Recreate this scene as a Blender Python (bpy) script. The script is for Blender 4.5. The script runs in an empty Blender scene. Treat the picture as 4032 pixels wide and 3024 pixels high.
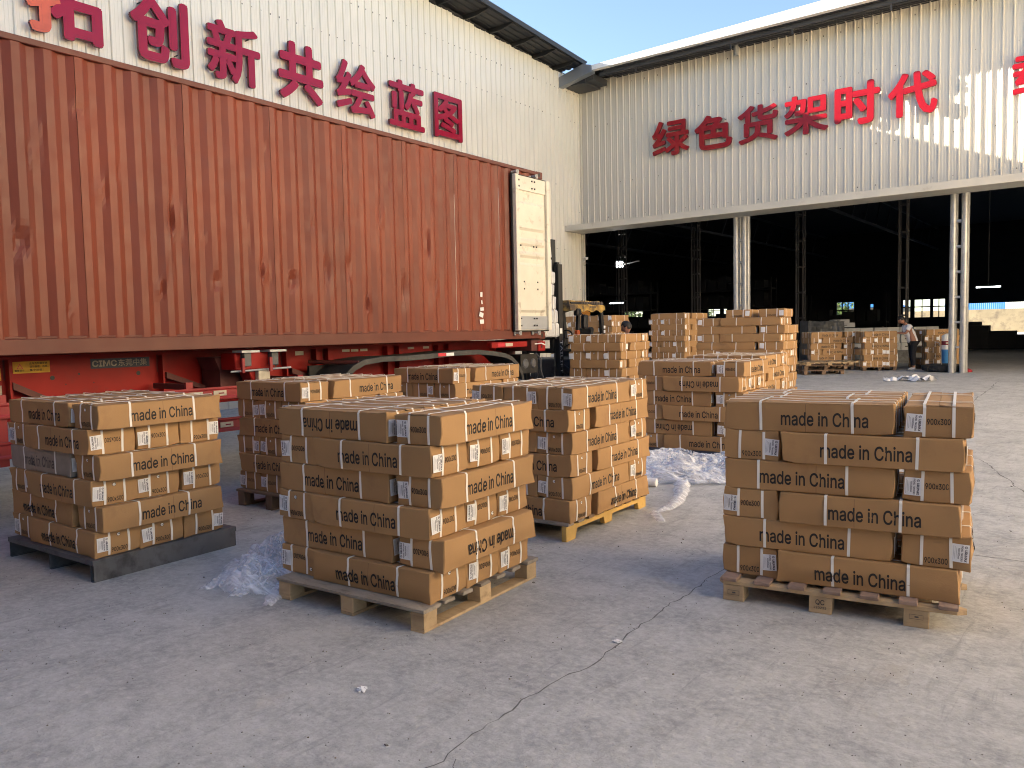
import bpy, bmesh, math, random
from math import sin, cos, pi, radians, sqrt, atan2
from mathutils import Vector, Matrix, noise
random.seed(7)
SC = bpy.context.scene
COL = SC.collection
# ------------------------------------------------------------------ camera
CAM_H = 1.67
yaw, pitch, roll = radians(37.48), radians(3.695), radians(-1.187)
cd = bpy.data.cameras.new('camera'); cam = bpy.data.objects.new('camera', cd); COL.objects.link(cam)
cd.sensor_width = 36.0; cd.sensor_fit = 'HORIZONTAL'; cd.lens = 3146.0 / 4032.0 * 36.0
cd.clip_start = 0.05; cd.clip_end = 2000
fw = Vector((0, cos(pitch), -sin(pitch))); up = Vector((0, sin(pitch), cos(pitch))); rt = Vector((1, 0, 0))
r2 = cos(roll) * rt + sin(roll) * up; u2 = -sin(roll) * rt + cos(roll) * up
RZ = Matrix.Rotation(yaw, 3, 'Z')
r2, u2, fw = RZ @ r2, RZ @ u2, RZ @ fw
M = Matrix((r2, u2, -fw)).transposed().to_4x4(); M.translation = Vector((0, 0, CAM_H))
cam.matrix_world = M
SC.camera = cam
# ------------------------------------------------------------------ light
TO_SUN = Vector((-1.0, -0.25, 0.41)).normalized()
world = bpy.data.worlds.new('World'); SC.world = world; world.use_nodes = True
wn = world.node_tree.nodes; wl = world.node_tree.links
bg = wn['Background']; sky = wn.new('ShaderNodeTexSky'); sky.sky_type = 'NISHITA'
sky.sun_disc = False; sky.sun_elevation = math.asin(TO_SUN.z)
sky.sun_rotation = atan2(TO_SUN.x, TO_SUN.y)
sky.altitude = 50; sky.air_density = 0.8; sky.dust_density = 0.25; sky.ozone_density = 0.6
wl.new(sky.outputs[0], bg.inputs[0]); bg.inputs[1].default_value = 0.05
sd = bpy.data.lights.new('sun', 'SUN'); sun = bpy.data.objects.new('sun', sd); COL.objects.link(sun)
sd.energy = 5.0; sd.angle = radians(0.5); sd.color = (1.0, 0.87, 0.71)
sun.rotation_euler = TO_SUN.to_track_quat('Z', 'Y').to_euler(); sun.location = (-40, -10, 30)
SC.view_settings.view_transform = 'Standard'; SC.view_settings.look = 'None'
SC.view_settings.exposure = 2.8; SC.view_settings.gamma = 1.0
SC.view_settings.use_curve_mapping = False
SC.cycles.filter_width = 1.05; SC.cycles.max_bounces = 8; SC.cycles.diffuse_bounces = 5; SC.cycles.transparent_max_bounces = 12

# ------------------------------------------------------------------ materials
def mat(name, col, rough=0.7, metal=0.0, var=0.12, scale=1.5, bump=0.0, bscale=60.0, spec=0.5,
        dark=None, dscale=3.0, dlo=0.5, dhi=0.7, stretch=None, rnd=0.0, obj=False, rvar=0.0, emit=None):
    m = bpy.data.materials.new(name); m.use_nodes = True
    n = m.node_tree.nodes; l = m.node_tree.links; b = n['Principled BSDF']
    b.inputs['Roughness'].default_value = rough; b.inputs['Metallic'].default_value = metal
    b.inputs['Specular IOR Level'].default_value = spec
    if obj:
        tc = n.new('ShaderNodeTexCoord'); src = tc.outputs['Object']
    else:
        g = n.new('ShaderNodeNewGeometry'); src = g.outputs['Position']
    if stretch:
        mp = n.new('ShaderNodeMapping'); mp.inputs['Scale'].default_value = stretch
        l.new(src, mp.inputs[0]); src2 = mp.outputs[0]
    else: src2 = src
    def nz(s, det=4, rg=0.55, sock=None):
        t = n.new('ShaderNodeTexNoise'); t.inputs['Scale'].default_value = s; t.inputs['Detail'].default_value = det
        t.inputs['Roughness'].default_value = rg; l.new(sock or src, t.inputs['Vector']); return t.outputs['Fac']
    def mr(f, a, b_, c, d):
        r = n.new('ShaderNodeMapRange'); r.inputs[1].default_value = a; r.inputs[2].default_value = b_
        r.inputs[3].default_value = c; r.inputs[4].default_value = d; l.new(f, r.inputs[0]); return r.outputs[0]
    rgb = n.new('ShaderNodeRGB'); rgb.outputs[0].default_value = (*col, 1); cur = rgb.outputs[0]
    def mul(cur, f):
        v = n.new('ShaderNodeVectorMath'); v.operation = 'SCALE'
        l.new(cur, v.inputs[0]); l.new(f, v.inputs['Scale']); return v.outputs[0]
    if var: cur = mul(cur, mr(nz(scale), 0.3, 0.7, 1 - var, 1 + var))
    if rnd:
        oi = n.new('ShaderNodeObjectInfo'); cur = mul(cur, mr(oi.outputs['Random'], 0, 1, 1 - rnd, 1 + rnd))
    if dark:
        mx = n.new('ShaderNodeMix'); mx.data_type = 'RGBA'
        l.new(mr(nz(dscale, 6, 0.65, src2), dlo, dhi, 0, 1), mx.inputs[0]); l.new(cur, mx.inputs[6])
        mx.inputs[7].default_value = (*dark, 1); cur = mx.outputs[2]
    l.new(cur, b.inputs['Base Color'])
    if rvar: l.new(mr(nz(scale * 2.3), 0.3, 0.7, rough - rvar, rough + rvar), b.inputs['Roughness'])
    if bump:
        bp = n.new('ShaderNodeBump'); bp.inputs['Strength'].default_value = bump; bp.inputs['Distance'].default_value = 0.004
        l.new(nz(bscale, 3), bp.inputs['Height']); l.new(bp.outputs[0], b.inputs['Normal'])
    if emit:
        b.inputs['Emission Color'].default_value = (*emit[:3], 1); b.inputs['Emission Strength'].default_value = emit[3]
    return m
MT = {}
MT['carton'] = mat('corrugated_cardboard', (.385, .226, .102), .72, var=.07, scale=2.2, rnd=.06, bump=.25, bscale=140,
                   dark=(.28, .155, .075), dscale=2.5, dlo=.56, dhi=.8, spec=.35)
MT['carton_grey'] = mat('faded_cardboard', (.30, .255, .215), .85, var=.12, scale=9, bump=.3, bscale=120)
MT['carton_in'] = mat('cardboard_edge', (.40, .25, .13), .9, var=.2, scale=20)
MT['strap'] = mat('white_strapping_band', (.80, .78, .74), .38, var=.05, scale=8)
MT['ink'] = mat('black_printing_ink', (.012, .011, .012), .6, var=0)
MT['ink2'] = mat('faded_printing_ink', (.10, .085, .08), .8, var=.2, scale=30)
MT['label'] = mat('white_label_paper', (.80, .80, .82), .5, var=.03)
MT['labelink'] = mat('label_printing', (.045, .045, .09), .6, var=0)
MT['hole'] = mat('white_packing_seen_in_hole', (.8, .8, .78), .6, var=0)
MT['wood'] = mat('pale_pallet_wood', (.47, .34, .20), .8, var=.16, scale=7, rnd=.12, bump=.5, bscale=40, dark=(.27, .18, .10), dscale=2, stretch=(1.2, 6, 9), dlo=.5, dhi=.75)
MT['wood_grey'] = mat('weathered_pallet_wood', (.30, .26, .215), .85, var=.15, scale=6, rnd=.1, bump=.6, bscale=50, dark=(.19, .155, .12), dscale=3, stretch=(2, 7, 7), dlo=.5, dhi=.7)
MT['wood_red'] = mat('reddish_pallet_board', (.27, .185, .145), .85, var=.18, scale=8, rnd=.15, bump=.5, bscale=50)
MT['wood_yellow'] = mat('yellow_pallet_wood', (.58, .37, .11), .75, var=.15, scale=6, rnd=.08, bump=.4, bscale=50, dark=(.32, .2, .09), dscale=3, dlo=.55, dhi=.75)
MT['wood_dark'] = mat('dark_pallet_wood', (.19, .125, .08), .85, var=.2, scale=6, rnd=.15, bump=.5)
MT['steel_grey'] = mat('grey_painted_steel', (.10, .105, .118), .5, metal=.1, var=.2, scale=4, bump=.1, dark=(.045, .045, .05), dscale=7, dlo=.5, dhi=.7, rvar=.1)
MT['steel_blue'] = mat('blue_grey_painted_steel', (.055, .07, .10), .5, metal=.1, var=.2, scale=4)
MT['clad'] = mat('cream_profiled_sheet', (.76, .715, .615), .28, var=.035, scale=.5, spec=.7, dark=(.60, .54, .44), dscale=.9, dlo=.60, dhi=.95, stretch=(7, 7, .16))
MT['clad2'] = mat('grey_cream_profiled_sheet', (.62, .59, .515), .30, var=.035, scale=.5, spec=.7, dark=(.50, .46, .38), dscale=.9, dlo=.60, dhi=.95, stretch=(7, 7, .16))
MT['screw'] = mat('dark_screw_head', (.06, .055, .05), .6, var=0)
MT['trim'] = mat('cream_flashing', (.62, .59, .51), .45, var=.05, dark=(.42, .37, .29), dscale=2, dlo=.6, dhi=.8)
MT['white_trim'] = mat('white_roof_edge', (.80, .80, .79), .45, var=.03)
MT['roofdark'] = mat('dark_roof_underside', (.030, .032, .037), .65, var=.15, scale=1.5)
MT['dark_steel'] = mat('dark_steelwork', (.062, .066, .076), .55, metal=.2, var=.15)
MT['inside'] = mat('hall_shade_black', (.020, .021, .024), .9, var=.2)  # darkness of the hall interior put into the colour
MT['gutter'] = mat('grey_gutter_metal', (.24, .27, .32), .35, metal=.5, var=.1)
MT['galv'] = mat('galvanised_pipe', (.40, .41, .42), .38, metal=.35, var=.12, scale=3, dark=(.24, .24, .23), dscale=4, dlo=.54, dhi=.8, rvar=.1)
MT['galv_d'] = mat('dark_pipe', (.045, .045, .05), .6, metal=.2, var=.2)
MT['red_letter'] = mat('crimson_letter_face', (.33, .003, .030), .25, var=.08, scale=.8, spec=.35)
MT['red_letter2'] = mat('red_letter_face', (.27, .002, .008), .25, var=.08, scale=.8, spec=.35)
MT['orange_letter'] = mat('faded_orange_letter_face', (.72, .13, .05), .22, var=.2, scale=1.5)
MT['letter_side'] = mat('dark_red_letter_edge', (.12, .006, .012), .4, var=0)

def container_mat(name, c1, c2, edge=False):
    m = bpy.data.materials.new(name); m.use_nodes = True
    n = m.node_tree.nodes; l = m.node_tree.links; b = n['Principled BSDF']
    g = n.new('ShaderNodeNewGeometry')
    def noi(scale, det, st=None, rg=.6):
        s = g.outputs['Position']
        if st:
            mp = n.new('ShaderNodeMapping'); mp.inputs['Scale'].default_value = st; l.new(s, mp.inputs[0]); s = mp.outputs[0]
        t = n.new('ShaderNodeTexNoise'); t.inputs['Scale'].default_value = scale; t.inputs['Detail'].default_value = det
        t.inputs['Roughness'].default_value = rg; l.new(s, t.inputs['Vector']); return t.outputs['Fac']
    def ramp(f, a, b_):
        r = n.new('ShaderNodeMapRange'); r.inputs[1].default_value = a; r.inputs[2].default_value = b_; l.new(f, r.inputs[0]); return r.outputs[0]
    def mix(f, a, b_):
        x = n.new('ShaderNodeMix'); x.data_type = 'RGBA'; l.new(f, x.inputs[0])
        if isinstance(a, tuple): x.inputs[6].default_value = (*a, 1)
        else: l.new(a, x.inputs[6])
        if isinstance(b_, tuple): x.inputs[7].default_value = (*b_, 1)
        else: l.new(b_, x.inputs[7])
        return x.outputs[2]
    cur = mix(ramp(noi(1.1, 5, (1, 1, .35)), .35, .65), c1, c2)
    cur = mix(ramp(noi(5, 8, (1, 3, .5), .7), .66, .80), cur, (.17, .046, .028))
    cur = mix(ramp(noi(9, 9, (1, 5, .9), .75), .685, .70), cur, (.115, .085, .085))
    cur = mix(ramp(noi(30, 6, (1, 4, .55), .7), .735, .75), cur, (.36, .25, .20))
    l.new(cur, b.inputs['Base Color'])
    rr = n.new('ShaderNodeMapRange'); rr.inputs[1].default_value = .3; rr.inputs[2].default_value = .7
    b.inputs['Specular IOR Level'].default_value = .4; rr.inputs[3].default_value = .38; rr.inputs[4].default_value = .55; l.new(noi(6, 5), rr.inputs[0]); l.new(rr.outputs[0], b.inputs['Roughness'])
    bp = n.new('ShaderNodeBump'); bp.inputs['Strength'].default_value = .25; bp.inputs['Distance'].default_value = .01
    l.new(noi(7, 5, (1, 1, .5)), bp.inputs['Height']); l.new(bp.outputs[0], b.inputs['Normal'])
    return m
MT['cont'] = container_mat('oxide_red_container_paint', (.225, .045, .019), (.155, .032, .016))
MT['cont_rail'] = container_mat('oxide_red_rail_paint', (.155, .038, .022), (.115, .030, .020))
MT['door_in'] = mat('cream_door_lining', (.70, .66, .56), .5, var=.06, scale=3, dark=(.42, .36, .28), dscale=5, dlo=.56, dhi=.74)
MT['door_grey'] = mat('bare_galvanised_plate', (.42, .44, .47), .4, metal=.3, var=.1)
MT['rubber'] = mat('black_rubber', (.022, .022, .023), .75, var=.25, scale=8)
MT['fender'] = mat('dusty_black_mudguard', (.032, .032, .032), .6, var=.3, scale=4, dark=(.075, .07, .065), dscale=5, dlo=.5, dhi=.75)
MT['trl'] = mat('bright_red_chassis_paint', (.30, .010, .008), .5, spec=.25, var=.12, scale=2, dark=(.20, .018, .016), dscale=3, dlo=.5, dhi=.75)
MT['trl_rail'] = mat('faded_red_guard_paint', (.30, .022, .026), .5, var=.12, scale=3, dark=(.30, .03, .03), dscale=4)
MT['trl_dark'] = mat('grimy_red_brown_steel', (.10, .025, .022), .6, var=.3, scale=4)
MT['black'] = mat('black_paint', (.014, .014, .016), .5, var=.2)
MT['navy'] = mat('navy_plate', (.015, .03, .06), .5, var=0)
MT['yellow'] = mat('yellow_sticker', (.62, .33, .02), .6, var=.1, scale=9)
MT['ivory'] = mat('ivory_sticker', (.52, .47, .36), .6, var=.15, scale=12)
MT['refl_red'] = mat('red_reflective_tape', (.55, .03, .05), .4, var=.1)
MT['white'] = mat('white_paint', (.78, .78, .77), .5, var=.04)
MT['cover'] = mat('worn_yellow_canvas', (.42, .27, .07), .85, var=.3, scale=6, dark=(.08, .06, .045), dscale=4, dlo=.45, dhi=.6, bump=.6)
MT['fl_orange'] = mat('orange_truck_paint', (.55, .21, .02), .5, var=.15, scale=4)
MT['lamp_orange'] = mat('amber_lamp', (.42, .08, .02), .3, var=0)
MT['glass_dark'] = mat('dark_mirror_glass', (.03, .035, .04), .1, var=0)
MT['skin'] = mat('skin', (.36, .17, .11), .55, var=.06)
MT['hair'] = mat('black_hair', (.010, .009, .009), .55, var=.2, bump=.6)
MT['tee'] = mat('white_cotton', (.74, .74, .78), .85, var=.05, bump=.5, bscale=14)
MT['blue_tee'] = mat('blue_cotton', (.06, .24, .50), .85, var=.05)
MT['trousers'] = mat('black_cotton', (.012, .012, .016), .9, var=.2)
MT['shoe'] = mat('pale_shoe', (.62, .62, .60), .6, var=.05)
MT['bundle'] = mat('shiny_wrapped_bundle', (.66, .68, .72), .25, metal=.25, var=.15, scale=9, bump=1, bscale=30)
MT['tarp'] = mat('grey_plastic_tarpaulin', (.10, .105, .11), .38, var=.3, scale=5, bump=1, bscale=10)
MT['white_carton'] = mat('white_cardboard', (.44, .45, .46), .75, var=.08, scale=4, rnd=.08)
MT['drum_blue'] = mat('blue_cylinder_paint', (.05, .22, .50), .45, var=.1)
MT['maroon'] = mat('maroon_band', (.20, .012, .03), .5, var=0)
MT['paper'] = mat('crumpled_white_paper', (.78, .78, .80), .7, var=.04)
MT['red_plastic'] = mat('red_plastic', (.42, .03, .05), .5, var=.1)
MT['blue_panel'] = mat('blue_sheet_fence', (.02, .16, .48), .5, var=.1)
MT['render_wall'] = mat('stained_cream_render', (.24, .20, .125), .9, var=.15, scale=.5, dark=(.10, .08, .06), dscale=.8, dlo=.48, dhi=.7)
MT['leaf'] = mat('green_leaf', (.09, .15, .035), .6, var=.4, scale=3)
MT['bark'] = mat('brown_bark', (.10, .07, .045), .9, var=.2)
MT['lamp_on'] = mat('lit_lamp_face', (.9, .9, .9), .5, var=0, emit=(1, .98, .92, 18))
MT['tube_on'] = mat('lit_tube', (.9, .9, .9), .5, var=0, emit=(.9, .95, 1, 4))
MT['workshop'] = mat('unseen_shade_wall_brown', (.40, .31, .25), .9, var=.1, scale=.6)  # wall tone of the added building behind the camera
MT['facade_cream'] = mat('cream_bounce_wall', (.82, .70, .50), .5, var=.04, scale=.3)  # cream of the unseen building, kept warm for the light it bounces

def film_mat():
    m = bpy.data.materials.new('clear_stretch_film'); m.use_nodes = True
    n = m.node_tree.nodes; l = m.node_tree.links; b = n['Principled BSDF']; out = n['Material Output']
    b.inputs['Base Color'].default_value = (.88, .90, .96, 1); b.inputs['Roughness'].default_value = .14
    b.inputs['Specular IOR Level'].default_value = 1.0
    g = n.new('ShaderNodeNewGeometry'); t = n.new('ShaderNodeTexNoise'); t.inputs['Scale'].default_value = 11; t.inputs['Detail'].default_value = 3; t.inputs['Distortion'].default_value = .8
    mp = n.new('ShaderNodeMapping'); mp.inputs['Scale'].default_value = (.45, 2.4, 1.2); mp.inputs['Rotation'].default_value = (0, 0, .9); l.new(g.outputs['Position'], mp.inputs[0]); l.new(mp.outputs[0], t.inputs['Vector'])
    bp = n.new('ShaderNodeBump'); bp.inputs['Strength'].default_value = .6; bp.inputs['Distance'].default_value = .015
    l.new(t.outputs['Fac'], bp.inputs['Height']); l.new(bp.outputs[0], b.inputs['Normal'])
    lw = n.new('ShaderNodeLayerWeight'); lw.inputs['Blend'].default_value = .5
    r = n.new('ShaderNodeMapRange'); r.inputs[1].default_value = .15; r.inputs[2].default_value = .95; r.inputs[3].default_value = .10; r.inputs[4].default_value = .70; l.new(lw.outputs['Facing'], r.inputs[0])
    r2_ = n.new('ShaderNodeMapRange'); r2_.inputs[1].default_value = .45; r2_.inputs[2].default_value = .68; r2_.inputs[3].default_value = 0; r2_.inputs[4].default_value = .35; l.new(t.outputs['Fac'], r2_.inputs[0])
    ad = n.new('ShaderNodeMath'); ad.operation = 'ADD'; ad.use_clamp = True; l.new(r.outputs[0], ad.inputs[0]); l.new(r2_.outputs[0], ad.inputs[1])
    tr = n.new('ShaderNodeBsdfTransparent'); mx = n.new('ShaderNodeMixShader')
    l.new(ad.outputs[0], mx.inputs[0]); l.new(tr.outputs[0], mx.inputs[1]); l.new(b.outputs[0], mx.inputs[2])
    l.new(mx.outputs[0], out.inputs['Surface']); return m
MT['film'] = film_mat()

def ground_mat():
    m = bpy.data.materials.new('worn_concrete'); m.use_nodes = True
    n = m.node_tree.nodes; l = m.node_tree.links; b = n['Principled BSDF']
    g = n.new('ShaderNodeNewGeometry'); P = g.outputs['Position']
    def noi(scale, det, st=None, rg=.6, rot=0, dist=0):
        s = P
        if st or rot:
            mp = n.new('ShaderNodeMapping'); mp.inputs['Scale'].default_value = st or (1, 1, 1); mp.inputs['Rotation'].default_value = (0, 0, rot)
            l.new(s, mp.inputs[0]); s = mp.outputs[0]
        t = n.new('ShaderNodeTexNoise'); t.inputs['Scale'].default_value = scale; t.inputs['Detail'].default_value = det
        t.inputs['Roughness'].default_value = rg; t.inputs['Distortion'].default_value = dist
        l.new(s, t.inputs['Vector']); return t.outputs['Fac']
    def ramp(f, a, b_, c=0., d=1.):
        r = n.new('ShaderNodeMapRange'); r.inputs[1].default_value = a; r.inputs[2].default_value = b_; r.inputs[3].default_value = c; r.inputs[4].default_value = d
        l.new(f, r.inputs[0]); return r.outputs[0]
    def mix(f, a, b_, k=None):
        x = n.new('ShaderNodeMix'); x.data_type = 'RGBA'; l.new(f, x.inputs[0])
        for v, i in ((a, 6), (b_, 7)):
            if isinstance(v, tuple): x.inputs[i].default_value = (*v, 1)
            else: l.new(v, x.inputs[i])
        return x.outputs[2]
    cur = mix(ramp(noi(.45, 6), .3, .7), (.36, .362, .362), (.50, .50, .495))
    cur = mix(ramp(noi(3.5, 8, None, .7), .42, .68, 0, .8), cur, (.24, .243, .25))
    cur = mix(ramp(noi(22, 6, None, .7), .42, .70, 0, .6), cur, (.60, .60, .60))
    cur = mix(ramp(noi(55, 4, None, .6), .6, .72, 0, .55), cur, (.20, .19, .19))
    for rot, sc, hi in ((.35, 2.2, .75), (-1.0, 1.4, .72), (1.25, 1.8, .74)):   # scrapes and tyre rubbings in three directions
        cur = mix(ramp(noi(sc, 5, (7, .8, 1), .7, rot, .6), .60, hi + .02, 0, .6), cur, (.225, .225, .232))
    cur = mix(ramp(noi(1.3, 5, (7, .5, 1), .6, .9), .62, .8, 0, .45), cur, (.62, .62, .61))
    cur = mix(ramp(noi(.8, 7, None, .7, 0, 1.5), .60, .70, 0, .35), cur, (.33, .30, .26))
    l.new(cur, b.inputs['Base Color']); l.new(ramp(noi(2, 4), .3, .7, .62, .85), b.inputs['Roughness'])
    b.inputs['Specular IOR Level'].default_value = .35
    bp = n.new('ShaderNodeBump'); bp.inputs['Strength'].default_value = .55; bp.inputs['Distance'].default_value = .006
    ad = n.new('ShaderNodeMath'); ad.operation = 'ADD'; l.new(noi(45, 6, None, .7), ad.inputs[0]); l.new(ramp(noi(9, 5), .3, .7, 0, 1.5), ad.inputs[1])
    l.new(ad.outputs[0], bp.inputs['Height']); l.new(bp.outputs[0], b.inputs['Normal'])
    return m
MT['ground'] = ground_mat()

# ------------------------------------------------------------------ mesh helpers
class MB:
    def __init__(s): s.v = []; s.f = []; s.mi = []; s.m = 0
    def quad(s, *pts):
        i = len(s.v); s.v += [tuple(p) for p in pts]; s.f.append(tuple(range(i, i + len(pts)))); s.mi.append(s.m); return s
    def box(s, x0, x1, y0, y1, z0, z1, R=None, T=None):
        i = len(s.v)
        P = [(x0, y0, z0), (x1, y0, z0), (x1, y1, z0), (x0, y1, z0), (x0, y0, z1), (x1, y0, z1), (x1, y1, z1), (x0, y1, z1)]
        if R is not None: P = [tuple(R @ Vector(p) + (T or Vector())) for p in P]
        s.v += P
        for f in ((0, 3, 2, 1), (4, 5, 6, 7), (0, 1, 5, 4), (1, 2, 6, 5), (2, 3, 7, 6), (3, 0, 4, 7)):
            s.f.append(tuple(i + k for k in f)); s.mi.append(s.m)
        return s
    def bar(s, a, b, w, h, up=(0, 0, 1)):
        a = Vector(a); b = Vector(b); d = b - a; L = d.length; d.normalize()
        u = Vector(up); x = d.cross(u)
        if x.length < 1e-4: x = d.cross(Vector((1, 0, 0)))
        x.normalize(); z = x.cross(d); R = Matrix((x, d, z)).transposed()
        return s.box(-w / 2, w / 2, 0, L, -h / 2, h / 2, R, a)
    def tube(s, pts, r, n=10, cap=True):
        pts = [Vector(p) for p in pts]; rs = r if isinstance(r, (list, tuple)) else [r] * len(pts); base = len(s.v)
        px = None
        for k, p in enumerate(pts):
            d = (pts[min(k + 1, len(pts) - 1)] - pts[max(k - 1, 0)]).normalized()
            if px is None:
                a = Vector((0, 0, 1)) if abs(d.z) < .9 else Vector((1, 0, 0)); px = d.cross(a).normalized()
            else: px = (px - d * px.dot(d)).normalized()
            py = d.cross(px)
            for j in range(n):
                t = 2 * pi * j / n; s.v.append(tuple(p + rs[k] * (cos(t) * px + sin(t) * py)))
        for k in range(len(pts) - 1):
            for j in range(n):
                a = base + k * n + j; b_ = base + k * n + (j + 1) % n
                s.f.append((a, b_, b_ + n, a + n)); s.mi.append(s.m)
        if cap:
            s.f.append(tuple(base + j for j in range(n))[::-1]); s.mi.append(s.m)
            e = base + (len(pts) - 1) * n; s.f.append(tuple(e + j for j in range(n))); s.mi.append(s.m)
        return s
    def lathe(s, prof, n=24, axis='z', c=(0, 0, 0)):
        base = len(s.v)
        for (r, h) in prof:
            for j in range(n):
                t = 2 * pi * j / n
                p = (r * cos(t), r * sin(t), h) if axis == 'z' else (h, r * cos(t), r * sin(t)) if axis == 'x' else (r * sin(t), h, r * cos(t))
                s.v.append((p[0] + c[0], p[1] + c[1], p[2] + c[2]))
        for k in range(len(prof) - 1):
            for j in range(n):
                a = base + k * n + j; b_ = base + k * n + (j + 1) % n; s.f.append((a, b_, b_ + n, a + n)); s.mi.append(s.m)
        return s
    def prism(s, poly, y0, y1, plane='xz'):
        n = len(poly); i = len(s.v)
        for yy in (y0, y1):
            for (a, b_) in poly:
                s.v.append((a, yy, b_) if plane == 'xz' else (yy, a, b_) if plane == 'yz' else (a, b_, yy))
        s.f.append(tuple(range(i, i + n))); s.f.append(tuple(range(i + 2 * n - 1, i + n - 1, -1))); s.mi += [s.m] * 2
        for k in range(n):
            s.f.append((i + k, i + n + k, i + n + (k + 1) % n, i + (k + 1) % n)); s.mi.append(s.m)
        return s
    def add(s, vf, fn=lambda p: p):
        V, F = vf; i = len(s.v); s.v += [tuple(fn(Vector(p))) for p in V]
        for f in F: s.f.append(tuple(i + k for k in f)); s.mi.append(s.m)
        return s
    def mesh(s, name, mats, smooth=False, bevel=0, fixn=True):
        me = bpy.data.meshes.new(name); me.from_pydata(s.v, [], s.f); me.update()
        for m in (mats if isinstance(mats, (list, tuple)) else [mats]): me.materials.append(MT[m] if isinstance(m, str) else m)
        for p, k in zip(me.polygons, s.mi): p.material_index = k
        if bevel or fixn:
            bm = bmesh.new(); bm.from_mesh(me)
            if bevel:
                bmesh.ops.remove_doubles(bm, verts=bm.verts, dist=1e-5)
                bmesh.ops.bevel(bm, geom=[e for e in bm.edges if len(e.link_faces) == 2 and e.calc_face_angle(0) > .5], offset=bevel, segments=1, affect='EDGES')
            if fixn: bmesh.ops.recalc_face_normals(bm, faces=bm.faces)
            bm.to_mesh(me); bm.free()
        if smooth:
            for p in me.polygons: p.use_smooth = True
            if smooth != 2:
                try: me.set_sharp_from_angle(angle=radians(40))
                except Exception: pass
        return me
def tag(o, label=None, cat=None, group=None, kind=None):
    if label: o['label'] = label
    if cat: o['category'] = cat
    if group: o['group'] = group
    if kind: o['kind'] = kind
    return o
def obj(name, me, parent=None, loc=(0, 0, 0), rz=0.0, rot=None):
    o = bpy.data.objects.new(name, me); COL.objects.link(o)
    if parent is not None: o.parent = parent
    o.location = loc; o.rotation_euler = rot or (0, 0, rz)
    return o
def empty(name, loc=(0, 0, 0), rz=0.0, label=None, cat=None, group=None):
    o = bpy.data.objects.new(name, None); COL.objects.link(o); o.location = loc; o.rotation_euler = (0, 0, rz); o.empty_display_size = .2
    return tag(o, label, cat, group)
def copy_tree(o, parent=None):
    c = o.copy(); COL.objects.link(c)
    if parent is not None: c.parent = parent
    for ch in list(o.children): copy_tree(ch, c)
    return c
_tx = {}
try:   # Blender's own interface face, nearer to the printed grotesque; the built-in face is the fallback
    GROT = bpy.data.fonts.load(bpy.utils.system_resource('DATAFILES', path='fonts') + '/Inter.woff2')
except Exception:
    GROT = None
def text_vf(body, w=None, h=None, extrude=0.0, offset=0.0, spacing=1.0, dirs=None, step=None):
    """outlines of a word as flat (or extruded) faces in the XY plane, centred, fitted to w by h;
    offset thickens the strokes by laying shifted copies of the outline a hair apart"""
    key = (body, extrude, offset, w, h, spacing)
    if key in _tx: return _tx[key]
    c = bpy.data.curves.new('t', 'FONT'); c.body = body; c.size = 1; c.extrude = extrude; c.space_character = spacing; c.resolution_u = 2 if not extrude else 4
    if GROT and not extrude and body.isascii(): c.font = GROT
    o = bpy.data.objects.new('t', c); COL.objects.link(o); bpy.context.view_layer.update()
    me = bpy.data.meshes.new_from_object(o.evaluated_get(bpy.context.evaluated_depsgraph_get()))
    V0 = [v.co.copy() for v in me.vertices]; F0 = [tuple(p.vertices) for p in me.polygons]
    COL.objects.unlink(o); bpy.data.objects.remove(o); bpy.data.meshes.remove(me)
    V, F = list(V0), list(F0)
    if offset:
        nd = dirs or (8 if extrude else 5); st = step or (.0006 if extrude else .0)
        for k in range(nd):
            t = 2 * pi * k / nd; i = len(V); dz = st * (k + 1)
            V += [Vector((v.x + offset * cos(t), v.y + offset * sin(t), v.z + (-dz if v.z > 0 else dz) if extrude else v.z - .00012 * (k + 1))) for v in V0]
            F += [tuple(i + q for q in f) for f in F0]
    x0, x1 = min(v.x for v in V), max(v.x for v in V); y0, y1 = min(v.y for v in V), max(v.y for v in V)
    sx = w / (x1 - x0) if w else 1; sy = h / (y1 - y0) if h else sx
    if not w: sx = sy
    V = [((v.x - (x0 + x1) / 2) * sx, (v.y - (y0 + y1) / 2) * sy, v.z) for v in V]
    _tx[key] = (V, F); return _tx[key]
def gz(y): return .28 * min(1.0, max(0.0, (y - 5) / 20.35))
YW = 25.35; XL = -16.02

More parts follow.
